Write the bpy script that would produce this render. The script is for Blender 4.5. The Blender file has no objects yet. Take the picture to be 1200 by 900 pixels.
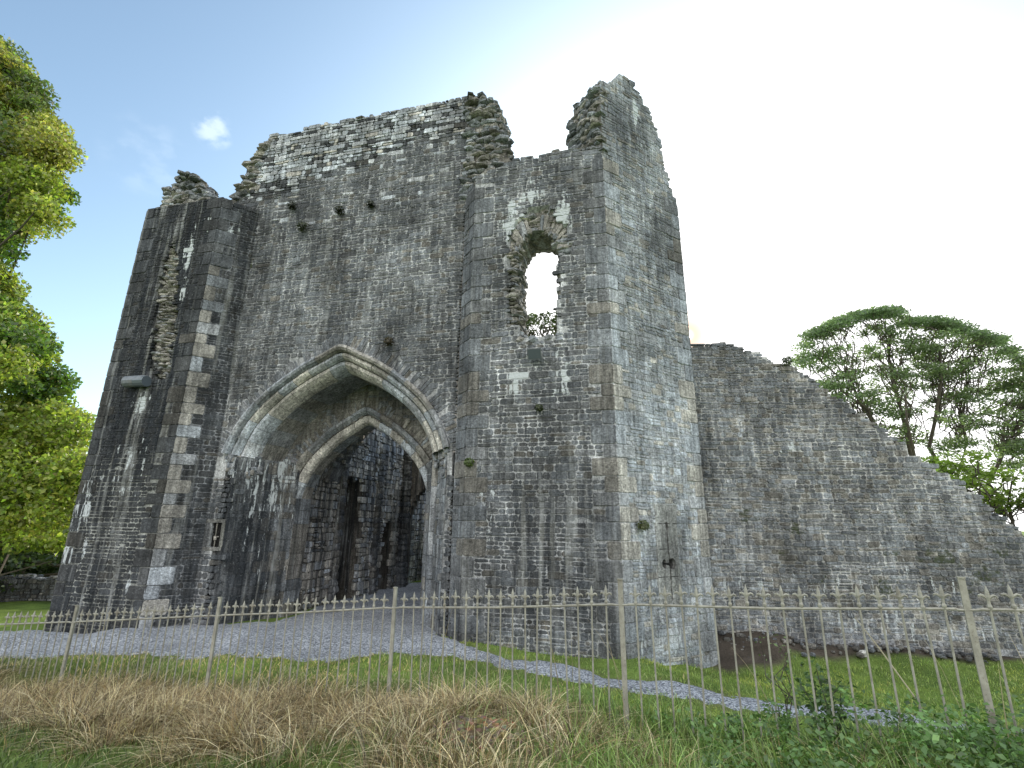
import bpy, math, random
import numpy as np
from mathutils import Vector, Matrix

SEED = 7
rng = random.Random(SEED)
nr = np.random.default_rng(SEED)
scene = bpy.context.scene
COL = scene.collection
R = math.radians

# ------------------------------------------------------------------ helpers
def ang(a):
    a = R(a); return np.array([math.cos(a), math.sin(a)])

def put(name, mesh, parent=None, loc=(0, 0, 0)):
    o = bpy.data.objects.new(name, mesh); COL.objects.link(o)
    o.parent = parent; o.location = loc
    return o

def thing(name, label, cat, loc=(0, 0, 0), group=None):
    o = bpy.data.objects.new(name, None); COL.objects.link(o)
    o.location = loc; o.empty_display_size = .2
    return tag(o, label, cat, group)

def tag(o, label=None, cat=None, group=None, kind=None):
    if label: o['label'] = label
    if cat: o['category'] = cat
    if group: o['group'] = group
    if kind: o['kind'] = kind
    return o

def interp(pts):
    xs = np.array([p[0] for p in pts], float); ys = np.array([p[1] for p in pts], float)
    return lambda x: float(np.interp(x, xs, ys))

def sn(x, y=0., s=0.):          # cheap smooth pseudo noise, -1..1
    return (math.sin(x*1.7+s)+math.sin(y*2.3+1.3*s+x*.6)+math.sin(x*3.9-y*3.1+2.1*s)+math.sin(y*6.7+x*5.3+s*.7)*.6)/3.6

class MB:
    """collects verts and faces with per-vertex colour and mask"""
    def __init__(s): s.v = []; s.f = []; s.c = []; s.m = []; s.blocks = []
    def add(s, vs, fs, col, msk=(0, 0, 0)):
        b = len(s.v); s.v.extend(vs); s.f.extend([tuple(b+i for i in f) for f in fs])
        s.c.extend([col]*len(vs)); s.m.extend([msk]*len(vs))
    def addc(s, vs, fs, cols, msks):
        b = len(s.v); s.v.extend(vs); s.f.extend([tuple(b+i for i in f) for f in fs])
        s.c.extend(cols); s.m.extend(msks)
    def build(s, name, mat, parent=None, base=(0, 0, 0), smooth=False, loc=(0, 0, 0)):
        me = bpy.data.meshes.new(name)
        v = np.array(s.v, float) - np.array(base, float)
        me.from_pydata(v.tolist(), [], s.f)
        for nm, dat in (('Col', s.c), ('Msk', s.m)):
            a = me.color_attributes.new(nm, 'FLOAT_COLOR', 'POINT')
            d = np.ones((len(v), 4), np.float32); d[:, :3] = np.array(dat, np.float32)
            a.data.foreach_set('color', d.ravel())
        me.materials.append(mat)
        if smooth: me.polygons.foreach_set('use_smooth', [True]*len(me.polygons))
        me.update()
        return put(name, me, parent, loc)

def np_mesh(name, verts, quads, cols, mat, parent=None, smooth=False, loc=(0, 0, 0)):
    """verts (N,3), quads (M,k) int array, cols (N,3)"""
    me = bpy.data.meshes.new(name)
    k = quads.shape[1]
    me.vertices.add(len(verts)); me.vertices.foreach_set('co', verts.astype(np.float32).ravel())
    me.loops.add(quads.size); me.loops.foreach_set('vertex_index', quads.astype(np.int32).ravel())
    me.polygons.add(len(quads)); me.polygons.foreach_set('loop_start', np.arange(0, quads.size, k, dtype=np.int32))
    a = me.color_attributes.new('Col', 'FLOAT_COLOR', 'POINT')
    d = np.ones((len(verts), 4), np.float32); d[:, :3] = cols
    a.data.foreach_set('color', d.ravel())
    me.materials.append(mat)
    me.update(calc_edges=True); me.validate()
    if smooth: me.polygons.foreach_set('use_smooth', np.ones(len(me.polygons), bool))
    return put(name, me, parent, loc)

# ------------------------------------------------------------------ materials
class NT:
    def __init__(s, name):
        s.mat = bpy.data.materials.new(name); s.mat.use_nodes = True
        s.t = s.mat.node_tree; s.n = s.t.nodes; s.l = s.t.links
        s.bsdf = s.n['Principled BSDF']; s.out = s.n['Material Output']
    def node(s, typ, **kw):
        n = s.n.new(typ)
        for k, v in kw.items(): setattr(n, k, v)
        return n
    def link(s, a, b): s.l.new(a, b)
    def setin(s, sock, v):
        if hasattr(v, 'node'): s.l.new(v, sock)
        else: sock.default_value = v
    def math(s, op, a, b=0., clamp=False):
        n = s.node('ShaderNodeMath', operation=op, use_clamp=clamp); s.setin(n.inputs[0], a); s.setin(n.inputs[1], b)
        return n.outputs[0]
    def mixc(s, fac, a, b, mode='MIX'):
        n = s.node('ShaderNodeMix', data_type='RGBA', blend_type=mode, clamp_factor=True)
        s.setin(n.inputs[0], fac)
        for i, x in ((6, a), (7, b)):
            if isinstance(x, tuple): x = (*x[:3], 1)
            s.setin(n.inputs[i], x)
        return n.outputs[2]
    def coord(s, scale=(1, 1, 1)):
        if not hasattr(s, '_g'): s._g = s.node('ShaderNodeNewGeometry').outputs['Position']
        m = s.node('ShaderNodeMapping'); m.inputs['Scale'].default_value = scale
        s.link(s._g, m.inputs['Vector']); return m.outputs[0]
    def noise(s, scale=(1, 1, 1), detail=4, rough=.6, sc=1.):
        n = s.node('ShaderNodeTexNoise'); n.inputs['Scale'].default_value = sc
        n.inputs['Detail'].default_value = detail; n.inputs['Roughness'].default_value = rough
        s.link(s.coord(scale), n.inputs['Vector']); return n.outputs['Fac']
    def ramp(s, x, lo, hi):
        n = s.node('ShaderNodeMapRange', interpolation_type='SMOOTHSTEP'); s.setin(n.inputs[0], x)
        n.inputs[1].default_value = lo; n.inputs[2].default_value = hi
        return n.outputs[0]
    def attr(s, name):
        return s.node('ShaderNodeAttribute', attribute_name=name).outputs['Color']
    def sep(s, c):
        n = s.node('ShaderNodeSeparateColor'); s.link(c, n.inputs[0]); return n.outputs
    def bump(s, h, dist=.02, strength=.6):
        b = s.node('ShaderNodeBump'); b.inputs['Distance'].default_value = dist; b.inputs['Strength'].default_value = strength
        s.link(h, b.inputs['Height']); s.link(b.outputs[0], s.bsdf.inputs['Normal'])

def mat_masonry(name, speck=.5):
    t = NT(name)
    col = t.attr('Col'); msk = t.sep(t.attr('Msk'))
    fine = t.noise((22, 22, 26), 5, .7)
    med = t.noise((3.2, 3.2, 3.2), 5, .65)
    grit = t.noise((55, 55, 70), 3, .7)
    c = t.mixc(1., col, t.math('MAXIMUM', t.math('ADD', t.math('MULTIPLY', fine, 3.7), -.6), .25), 'MULTIPLY')
    c = t.mixc(1., c, t.math('MAXIMUM', t.math('ADD', t.math('MULTIPLY', grit, 2.4), -.2), .2), 'MULTIPLY')
    c = t.mixc(1., c, t.math('ADD', t.math('MULTIPLY', med, 1.6), .2), 'MULTIPLY')
    blot = t.noise((.9, .9, .55), 5, .6)
    c = t.mixc(1., c, t.math('ADD', t.math('MULTIPLY', t.ramp(blot, .32, .68), .75), .62), 'MULTIPLY')
    # damp vertical streaks
    stk = t.noise((5.5, 5.5, .35), 6, .68)
    dk = t.math('MULTIPLY', t.ramp(stk, .40, .60), msk[1], True)
    c = t.mixc(t.math('MULTIPLY', dk, .85), c, (.020, .024, .030))
    # pale streaks between the dark ones
    stk2 = t.noise((7.5, 7.5, .35), 4, .6)
    pk = t.math('MULTIPLY', t.ramp(stk2, .52, .66), t.math('MULTIPLY', msk[1], .75), True)
    c = t.mixc(pk, c, t.mixc(t.ramp(med, .42, .58), (.215, .215, .20), (.35, .36, .36)))
    drip = t.noise((14, 14, 1.1), 5, .7)
    c = t.mixc(1., c, t.math('ADD', t.math('MULTIPLY', t.ramp(drip, .30, .70), .7), .62), 'MULTIPLY')
    # lichen speckle everywhere
    sp = t.noise((24, 24, 30), 4, .7)
    c = t.mixc(t.math('MULTIPLY', t.ramp(sp, .60, .70), speck), c, (.42, .44, .44))
    # white lime runs
    ln = t.math('ADD', t.math('MULTIPLY', t.noise((10, 10, 1.7), 6, .75), 2.4), -.7)
    lim = t.ramp(t.math('ADD', ln, t.math('MULTIPLY', msk[0], .72)), .95, 1.08)
    c = t.mixc(t.math('MULTIPLY', lim, .9), c, (.62, .66, .68))
    # moss
    mn = t.noise((6, 6, 7), 5, .7)
    ms = t.ramp(t.math('ADD', mn, t.math('MULTIPLY', msk[2], .4)), .74, .90)
    c = t.mixc(t.math('MULTIPLY', ms, .85), c, (.05, .06, .026))
    t.link(c, t.bsdf.inputs['Base Color'])
    t.bsdf.inputs['Roughness'].default_value = .92
    t.bsdf.inputs['Specular IOR Level'].default_value = .25
    t.bump(t.math('ADD', fine, t.math('MULTIPLY', med, .6)), .03, .8)
    return t.mat

def mat_leaf(name, trans=.45, sat=1.):
    t = NT(name)
    col = t.attr('Col')
    t.n.remove(t.bsdf)
    d = t.node('ShaderNodeBsdfDiffuse'); tr = t.node('ShaderNodeBsdfTranslucent')
    g = t.node('ShaderNodeBsdfGlossy'); g.inputs['Roughness'].default_value = .45
    t.link(col, d.inputs[0])
    tc = t.mixc(1., col, (1.25, 1.5, .75), 'MULTIPLY'); t.link(tc, tr.inputs[0])
    m = t.node('ShaderNodeMixShader'); m.inputs[0].default_value = trans
    t.link(d.outputs[0], m.inputs[1]); t.link(tr.outputs[0], m.inputs[2])
    m2 = t.node('ShaderNodeMixShader'); m2.inputs[0].default_value = .05
    t.link(m.outputs[0], m2.inputs[1]); t.link(g.outputs[0], m2.inputs[2])
    t.link(m2.outputs[0], t.out.inputs['Surface'])
    return t.mat

def mat_bark(name, c1=(.09, .075, .06)):
    t = NT(name)
    n = t.noise((9, 9, 2.5), 5, .65)
    c = t.mixc(n, tuple(x*.5 for x in c1), tuple(x*1.5 for x in c1))
    t.link(c, t.bsdf.inputs['Base Color']); t.bsdf.inputs['Roughness'].default_value = .95
    t.bump(n, .05, .6)
    return t.mat

def mat_ground(name):
    t = NT(name)
    col = t.attr('Col')
    n1 = t.noise((1.3, 1.3, 1.3), 6, .65); n2 = t.noise((28, 28, 28), 4, .7)
    c = t.mixc(1., col, t.math('ADD', t.math('MULTIPLY', n1, 1.2), .4), 'MULTIPLY')
    c = t.mixc(1., c, t.math('ADD', t.math('MULTIPLY', n2, 1.6), .2), 'MULTIPLY')
    t.link(c, t.bsdf.inputs['Base Color']); t.bsdf.inputs['Roughness'].default_value = 1.
    t.bsdf.inputs['Specular IOR Level'].default_value = .1
    t.bump(n2, .04, .8)
    return t.mat

def mat_gravel(name):
    t = NT(name)
    vo = t.node('ShaderNodeTexVoronoi'); vo.inputs['Scale'].default_value = 46.
    t.link(t.coord((1, 1, 1)), vo.inputs['Vector'])
    sc = t.sep(vo.outputs['Color'])
    big = t.noise((1.1, 1.1, 1.1), 5, .65); med = t.noise((8, 8, 8), 4, .7)
    c = t.mixc(sc[0], (.19, .205, .24), (.70, .73, .79))
    c = t.mixc(t.ramp(sc[1], .86, .95), c, (.62, .63, .65))
    c = t.mixc(1., c, t.math('ADD', t.math('MULTIPLY', vo.outputs['Distance'], -.9), 1.1), 'MULTIPLY')
    c = t.mixc(1., c, t.math('ADD', t.math('MULTIPLY', big, 1.1), .45), 'MULTIPLY')
    c = t.mixc(t.math('MULTIPLY', t.ramp(med, .55, .75), .4), c, (.17, .16, .14))
    t.link(c, t.bsdf.inputs['Base Color']); t.bsdf.inputs['Roughness'].default_value = .95
    t.bsdf.inputs['Specular IOR Level'].default_value = .2
    t.bump(vo.outputs['Distance'], .02, .9)
    return t.mat

def mat_paint(name, c1, c2, rough=.55, metal=0.):
    t = NT(name)
    n = t.noise((14, 14, 9), 5, .65); n2 = t.noise((60, 60, 60), 3, .7)
    c = t.mixc(t.ramp(n, .35, .68), c1, c2)
    n3 = t.noise((3.5, 3.5, 5), 5, .7)
    c = t.mixc(t.math('MULTIPLY', t.ramp(n3, .5, .72), .55), c, (.13, .105, .075))
    c = t.mixc(t.math('MULTIPLY', t.ramp(n2, .58, .72), .7), c, (.11, .07, .04))
    t.link(c, t.bsdf.inputs['Base Color']); t.bsdf.inputs['Roughness'].default_value = rough
    t.bsdf.inputs['Metallic'].default_value = metal
    t.bump(n2, .003, .5)
    return t.mat

M = dict(
    stone=mat_masonry('old_limestone_masonry', .42),
    leaf=mat_leaf('backlit_leaves', .5), leafdark=mat_leaf('shaded_leaves', .3), grass=mat_leaf('grass_blades', .25),
    bark=mat_bark('bark'), ground=mat_ground('earth_and_turf'), gravel=mat_gravel('blue_grey_gravel'),
    rail=mat_paint('weathered_railing_paint', (.25, .24, .20), (.37, .36, .30), .5),
    lamp=mat_paint('grey_lamp_housing', (.12, .135, .155), (.19, .205, .23), .5),
    wood=mat_bark('weathered_rail_timber', (.10, .085, .06)),
)
tg = NT('lamp_glass'); tg.bsdf.inputs['Base Color'].default_value = (.10, .12, .14, 1); tg.bsdf.inputs['Roughness'].default_value = .25
M['glass'] = tg.mat

# ------------------------------------------------------------------ plan of the ruin (metres, camera eye at (0,0,2))
A0 = -13.3
dF, dRS, dRR, nin = ang(A0), ang(A0+45), ang(A0-45), ang(A0+90)
P0 = np.array([-9.036, 10.605]); P1 = np.array([-6.895, 10.099]); P2 = np.array([-6.214, 10.519]); P3 = np.array([-1.056, 9.300])
P4 = np.array([-.820, 8.917]); P5 = np.array([1.769, 8.305]); P6 = np.array([3.598, 9.435]); W0 = np.array([3.828, 10.408]); dW = ang(-4)
UC = 2.68                                     # gate axis along the facade, from P2

class Face:
    def __init__(s, o, d, L):
        s.o = np.array(o, float); s.d = np.array(d, float); s.n = np.array([d[1], -d[0]]); s.L = L
    def p(s, u, z, d=0.):                     # d > 0 stands out of the wall; old walls are never quite plane
        e = max(0., min(1., u/.3, (s.L-u)/.3)); d += e*(.022*sn(u*.9, z*.8, s.o[0])+.010*sn(u*3.1, z*2.7, s.o[1]))
        return (s.o[0]+s.d[0]*u+s.n[0]*d, s.o[1]+s.d[1]*u+s.n[1]*d, z)

FLF = Face(P0, dF, 2.2); FLR = Face(P1, dRS, .80); FFA = Face(P2, dF, 5.3); FRR = Face(P3, dRR, .45)
FRF = Face(P4, dF, 2.66); FRS = Face(P5, dRS, 2.15); FRB = Face(P6, nin, 2.6); FW = Face(W0, dW, 9.0)
_lb = ang(A0+135)*2.15
FLB = Face(P0+_lb, -ang(A0+135), 2.15)
BASE = (-2.7, 9.8, 0.)

def grey(mean, spread=.3, warm=0., r=rng):
    v = mean*math.exp(r.gauss(0, spread*.62))
    k = r.random()
    if k < warm: t = (1.05, 1.0, .915)
    elif k < .55+warm*.4: t = (.935, 1.0, 1.085)
    else: t = (.97, 1.0, 1.045)
    return (min(v*t[0], .7), min(v*t[1], .7), min(v*t[2], .7))

def emit(mb, F, poly, front, col, msk=(0, 0, 0), bev=.005, back=-.05, jit=.008, tilt=.006, r=rng):
    """one stone: quad poly (u,z) counter-clockwise, corners cut, bevelled, standing `front` proud"""
    q = [(u+r.uniform(-jit, jit), z+r.uniform(-jit, jit)) for u, z in poly]
    pts = []
    n = len(q)
    for i in range(n):
        a, b, c = q[i-1], q[i], q[(i+1) % n]
        la = math.dist(a, b); lc = math.dist(b, c)
        ka = min(.35, r.uniform(.01, .035)/max(la, .01)); kc = min(.35, r.uniform(.01, .045)/max(lc, .01))
        pts.append((b[0]+(a[0]-b[0])*ka, b[1]+(a[1]-b[1])*ka)); pts.append((b[0]+(c[0]-b[0])*kc, b[1]+(c[1]-b[1])*kc))
    cx = sum(p[0] for p in pts)/len(pts); cz = sum(p[1] for p in pts)/len(pts)
    du = max(p[0] for p in pts)-min(p[0] for p in pts); dz = max(p[1] for p in pts)-min(p[1] for p in pts)
    su = 1-min(.5, 2*bev/max(du, .02)); sz = 1-min(.5, 2*bev/max(dz, .02))
    tu, tz = r.uniform(-tilt, tilt)/max(du, .05), r.uniform(-tilt, tilt)/max(dz, .05)
    m = len(pts); vs = []
    for u, z in pts: vs.append(F.p(u, z, back))
    for u, z in pts: vs.append(F.p(u, z, front-bev*.8+tu*(u-cx)+tz*(z-cz)))
    for u, z in pts:
        uu, zz = cx+(u-cx)*su, cz+(z-cz)*sz
        vs.append(F.p(uu, zz, front+tu*(uu-cx)+tz*(zz-cz)+r.uniform(-.003, .003)))
    fs = []
    for i in range(m):
        j = (i+1) % m
        fs.append((i, j, m+j, m+i)); fs.append((m+i, m+j, 2*m+j, 2*m+i))
    fs.append(tuple(range(2*m, 3*m)))
    mb.add(vs, fs, col, msk)

def courses(z0, z1, hm, r):
    z = z0; out = []
    while z < z1:
        h = hm*r.uniform(.62, 1.45); out.append((z, z+h)); z += h
    return out

CRS = courses(-.6, 12.6, .092, random.Random(11))      # courses run round the corners
CRW = courses(-.8, 7.2, .088, random.Random(12))
QRS = []                                               # quoin blocks: (z0, z1, long on the left face?)
_r = random.Random(21); _z = -.6; _k = 0
while _z < 12.6:
    _h = _r.uniform(.22, .36); QRS.append((_z, _z+_h, _k % 2 == 0)); _z += _h; _k += 1

def stones(mb, F, u0, u1, crs, inside, colf, mskf, hl=None, jit=.006, lmin=.07, lmax=.36, joint=.0115, proud=.007, ql=None, qr=None, quoincol=None, wav=.012, seed=1, depthf=None, split=.22, quoinmsk=None):
    r = random.Random(seed)
    def qend(zc, side):
        for z0, z1, lf in QRS:
            if z0 <= zc < z1: return (.42 if (lf == side) else .22)
        return 0
    for z0, z1 in crs:
        zc = (z0+z1)/2
        a = u0+(qend(zc, False) if ql and ql(zc) else 0); b = u1-(qend(zc, True) if qr and qr(zc) else 0)
        u = a-r.uniform(0, .15) if not ql else a
        h = z1-z0
        while u < b-.03:
            L = min(max(r.lognormvariate(math.log(.165), .45), lmin), lmax)
            if h > .12: L *= 1.15
            ue = min(u+L, b)
            if b-ue < .07: ue = b
            us = max(u, a)
            if ue-us > .04:
                w0, w1 = wav*sn(us*1.1, zc*.3, seed), wav*sn(ue*1.1, zc*.3, seed)
                parts = [(0., 1.)]
                if r.random() < split and h > .095:
                    k = r.uniform(.35, .65); parts = [(0., k), (k, 1.)]
                for k0, k1 in parts:
                    za, zb = z0+h*k0, z0+h*k1
                    um, zm = (us+ue)/2, (za+zb)/2
                    if not inside(um, zm): continue
                    g = joint*.5*r.uniform(.6, 1.5)
                    poly = [(us+g, za+w0+g), (ue-g, za+w1+g), (ue-g, zb+w1-g), (us+g, zb+w0-g)]
                    c = colf(um, zm, r); d = depthf(um, zm, r) if depthf else 0.
                    emit(mb, F, poly, d+abs(r.gauss(0, proud*.6))+.0035, c, mskf(um, zm), jit=jit, back=d-.06, r=r)
            u = ue if ue > u else u+.05
    for side, q in ((False, ql), (True, qr)):
        if not q: continue
        for z0, z1, lf in QRS:
            zc = (z0+z1)/2
            if not q(zc): continue
            L = .42 if lf == side else .22
            ua, ub = (u0, u0+L) if not side else (u1-L, u1)
            if not inside((ua+ub)/2, zc): continue
            g = .006; e = .006+.010*math.sin(z0*37.)                   # the arris runs just past the corner so the two faces meet
            poly = [(ua+(g if side else -e), z0+g), (ub-(g if not side else -e), z0+g), (ub-(g if not side else -e), z1-g), (ua+(g if side else -e), z1-g)]
            rq = random.Random(int(z0*1000)+7)
            emit(mb, F, poly, .016, quoincol(zc, rq), (quoinmsk or mskf)((ua+ub)/2, zc), jit=.004, bev=.008, tilt=.002, r=rq)

def slab(mb, F, u0, u1, z0, z1, cell, inside, thick, col, mskf, depthf=None, front=-.002, close_back=True):
    """the wall core: a sheet of cells on the mortar plane with its real thickness behind"""
    nu = max(1, int(round((u1-u0)/cell))); nz = max(1, int(round((z1-z0)/cell)))
    us = np.linspace(u0, u1, nu+1); zs = np.linspace(z0, z1, nz+1)
    ins = np.zeros((nu+2, nz+2), bool)
    for i in range(nu):
        for j in range(nz):
            ins[i+1, j+1] = inside((us[i]+us[i+1])/2, (zs[j]+zs[j+1])/2)
    vid = {}; vs = []; cs = []; ms = []
    def V(i, j, k):
        key = (i, j, k)
        if key not in vid:
            d = front if k == 0 else -thick
            if depthf and k == 0: d += depthf(us[i], zs[j])
            if k == 1: d += .05*sn(us[i]*3, zs[j]*3, 4.)
            vid[key] = len(vs); vs.append(F.p(us[i], zs[j], d))
            cs.append(col(us[i], zs[j]) if callable(col) else col); ms.append(mskf(us[i], zs[j]))
        return vid[key]
    fs = []
    for i in range(nu):
        for j in range(nz):
            if not ins[i+1, j+1]: continue
            fs.append((V(i, j, 0), V(i+1, j, 0), V(i+1, j+1, 0), V(i, j+1, 0)))
            if close_back: fs.append((V(i, j, 1), V(i, j+1, 1), V(i+1, j+1, 1), V(i+1, j, 1)))
            if not ins[i, j+1]: fs.append((V(i, j, 1), V(i, j, 0), V(i, j+1, 0), V(i, j+1, 1)))
            if not ins[i+2, j+1]: fs.append((V(i+1, j, 0), V(i+1, j, 1), V(i+1, j+1, 1), V(i+1, j+1, 0)))
            if not ins[i+1, j+2]: fs.append((V(i, j+1, 0), V(i+1, j+1, 0), V(i+1, j+1, 1), V(i, j+1, 1)))
            if not ins[i+1, j]: fs.append((V(i, j, 1), V(i+1, j, 1), V(i+1, j, 0), V(i, j, 0)))
    mb.addc(vs, fs, cs, ms)

def chunk(mb, c, sx, sy, sz, yaw, col, msk=(0, 0, 0), r=rng, pitch=0.):
    """an irregular worn stone: three rings of six, none of them even"""
    ca, sa = math.cos(yaw), math.sin(yaw); vs = []; n = 6; ph = r.uniform(0, 1)
    for zz, q in ((-.5, .80), (-.2, 1.0), (.25, .98), (.5, .74)):
        for k in range(n):
            t = 2*math.pi*(k+ph)/n; j = r.uniform(.78, 1.1)
            cx_, sy_ = math.cos(t), math.sin(t); p = max(abs(cx_), abs(sy_))**.8
            x, y = cx_/p*sx*.5*q*j, sy_/p*sy*.5*q*j; z = zz*sz*r.uniform(.8, 1.12)+pitch*x
            vs.append((c[0]+x*ca-y*sa, c[1]+x*sa+y*ca, c[2]+z))
    fs = [tuple(range(n-1, -1, -1)), tuple(range(3*n, 4*n))]
    for i in range(3):
        for k in range(n): fs.append((i*n+k, i*n+(k+1) % n, (i+1)*n+(k+1) % n, (i+1)*n+k))
    mb.add(vs, fs, col, msk)

def rubble_top(mb, F, u0, u1, topf, thick, seed, mean=.2, dens=46, mossy=.04, hump=.0, zmin=-9):
    r = random.Random(seed)
    for _ in range(int((u1-u0)*thick*dens*1.7)):
        u = r.uniform(u0, u1); d = r.uniform(.09, thick)
        z = topf(u)-.03+r.uniform(-.05, .035)+hump*math.sin(math.pi*d/thick)
        if z < zmin: continue
        s = r.uniform(.10, .30)
        chunk(mb, F.p(u, z, -d), s, s*r.uniform(.6, 1.), r.uniform(.04, .10), math.atan2(F.d[1], F.d[0])+r.gauss(0, .22),
              grey(mean, .3, .35, r), (0, 0, r.uniform(0, mossy*2) if r.random() < .5 else 0), r, r.gauss(0, .07))

def rubble_face(mb, F, u0, u1, z0, z1, inside, seed, mean=.2, depthf=None, warm=.5, hm=.085, big=.1):
    """broken core: rough thin stones in loose courses, standing out by very different amounts"""
    r = random.Random(seed); z = z0; yaw = math.atan2(F.d[1], F.d[0])
    while z < z1:
        h = hm*.72*r.uniform(.5, 1.6); u = u0-r.uniform(0, .1)
        while u < u1:
            L = r.uniform(.10, .34)
            uc, zc = u+L/2, z+h/2
            if inside(uc, zc) and u+L*.8 < u1+.05:
                d = (depthf(uc, zc) if depthf else 0.)+r.uniform(-big, big*.8)*.7+.05*sn(uc*5, zc*6, seed)
                chunk(mb, F.p(uc, zc+r.uniform(-.015, .015), d-.08), L*1.25, .30, h*1.25, yaw+r.gauss(0, .16), grey(mean, .34, warm, r), (0, 0, 0), r, r.gauss(0, .10))
            u += L
        z += h

def gmask(patches, scale=1.):
    def f(u, z):
        m = 0.
        for pu, pz, su, sz, k in patches:
            m = max(m, k*math.exp(-((u-pu)/su)**2-((z-pz)/sz)**2))
        return m*scale
    return f

def ragged(pts, amp=.06, step=.16, seed=3):
    """outline top with stepped, broken edge"""
    f = interp(pts); r = random.Random(seed); tab = {}
    def g(u):
        k = math.floor(u/step)
        if k not in tab: tab[k] = r.uniform(-amp, amp)
        return f(u)+tab[k]
    return g

# pointed arch outline, measured off the half width
AX = [0, .2, .4, .6, .78, .9, .97, 1.0]; AH = [1, .905, .79, .635, .455, .27, .11, 0]
def arch_h(x): return float(np.interp(min(abs(x), 1.), AX, AH))
def _crom():
    pts = list(zip(AX, AH)); pts = [(-.2, .93)]+pts+[(1.0, -.12)]; out = []
    for i in range(1, len(pts)-2):
        p0, p1, p2, p3 = map(np.array, pts[i-1:i+3])
        for k in range(8):
            t = k/8; out.append(.5*((2*p1)+(-p0+p2)*t+(2*p0-5*p1+4*p2-p3)*t*t+(-p0+3*p1-3*p2+p3)*t**3))
    out.append(np.array(pts[-2])); o = np.array(out); o[0] = (0, 1); return o
HALF = _crom()                                        # from the crown down to the right springing
ARCH = np.vstack([HALF[::-1]*np.array([-1, 1]), HALF[1:]])   # left springing -> crown -> right springing
def in_arch(u, z, uc, hw, sp, rise):
    x = abs(u-uc)/hw
    return x < 1 and z < sp+rise*arch_h(x)

def arch_sweep(mb, F, uc, A, B, prof, seed, colf, block=.34, mskf=lambda u, z: (0, 0, 0)):
    """A, B = (half width, springing, rise) of the outer and inner outline; prof = [(w, depth)] between them"""
    r = random.Random(seed)
    def pt(i, w):
        x, h = ARCH[i]
        ua, za = uc+x*A[0], A[1]+h*A[2]; ub, zb = uc+x*B[0], B[1]+h*B[2]
        return ua+(ub-ua)*w, za+(zb-za)*w
    n = len(ARCH); s = [0.]
    for i in range(1, n): s.append(s[-1]+math.dist(pt(i, .5), pt(i-1, .5)))
    tot = s[-1]
    for bi, (pa, pb) in enumerate(prof_bands(prof)):
        k = max(3, int(tot/(block*r.uniform(.9, 1.1)))); cuts = [j/k*tot+r.uniform(-.03, .03) for j in range(k+1)]; cuts[0], cuts[-1] = 0., tot
        for j in range(k):
            a, b = cuts[j]+.004, cuts[j+1]-.004
            ss = [a]+[x for x in s if a+.01 < x < b-.01]+[b]
            col = colf(r, bi); off = r.uniform(-.006, .006)
            rows = []
            for q in ss:
                f = np.interp(q, s, range(n)); i0 = min(int(f), n-2); t = f-i0
                row = []
                for w, d in prof[pa:pb+1]:
                    u0, z0 = pt(i0, w); u1, z1 = pt(i0+1, w)
                    row.append((u0+(u1-u0)*t, z0+(z1-z0)*t, d+off))
                rows.append(row)
            m = pb-pa+1; vs = []; ms = []
            for row in rows:
                for u, z, d in row: vs.append(F.p(u, z, -d)); ms.append(mskf(u, z))
            fs = [(i*m+q, i*m+q+1, (i+1)*m+q+1, (i+1)*m+q) for i in range(len(rows)-1) for q in range(m-1)]
            mb.addc(vs, fs, [col]*len(vs), ms)

def prof_bands(prof):
    """split a profile at its deep grooves (marked by None) into bands"""
    return prof_bands.split

def voussoirs(mb, F, uc, A, width, seed, colf, th=(.06, .11), front=.0, mskf=lambda u, z: (0, 0, 0)):
    """a relieving band of thin stones set on edge round the outside of an arch"""
    r = random.Random(seed); n = len(ARCH)
    pts = [(uc+x*A[0], A[1]+h*A[2]) for x, h in ARCH]; s = [0.]
    for i in range(1, n): s.append(s[-1]+math.dist(pts[i], pts[i-1]))
    q = 0.
    while q < s[-1]-.04:
        t = r.uniform(*th); pp = []
        for e in (q+.005, min(q+t-.005, s[-1])):
            f = np.interp(e, s, range(n)); i0 = min(int(f), n-2); k = f-i0
            p = (pts[i0][0]*(1-k)+pts[i0+1][0]*k, pts[i0][1]*(1-k)+pts[i0+1][1]*k)
            d = (pts[i0+1][0]-pts[i0][0], pts[i0+1][1]-pts[i0][1]); L = math.hypot(*d); nn = (-d[1]/L, d[0]/L)
            if abs(p[0]-uc) < .03*A[0]: nn = (0, 1)
            w = width*r.uniform(.8, 1.15); pp.append((p, (p[0]+nn[0]*w, p[1]+nn[1]*w)))
        (a, ao), (b, bo) = pp
        emit(mb, F, [a, b, bo, ao], front+r.gauss(.004, .008), colf(a[0], a[1], r), mskf(a[0], a[1]), jit=.005, bev=.008, r=r)
        q += t

def bar(mb, F, u0, u1, z0, z1, d0, d1, col, msk=(0, 0, 0)):
    vs = [F.p(u, z, d) for d in (d0, d1) for u, z in ((u0, z0), (u1, z0), (u1, z1), (u0, z1))]
    mb.add(vs, [(3, 2, 1, 0), (4, 5, 6, 7), (0, 1, 5, 4), (1, 2, 6, 5), (2, 3, 7, 6), (3, 0, 4, 7)], col, msk)

# ------------------------------------------------------------------ the gatehouse
gate = thing('ruined_gatehouse', 'ruined grey stone castle gatehouse with two towers and a pointed gate arch', 'castle', BASE)
MORT = (.32, .33, .335)
MORTD = (.17, .175, .185)

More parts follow.
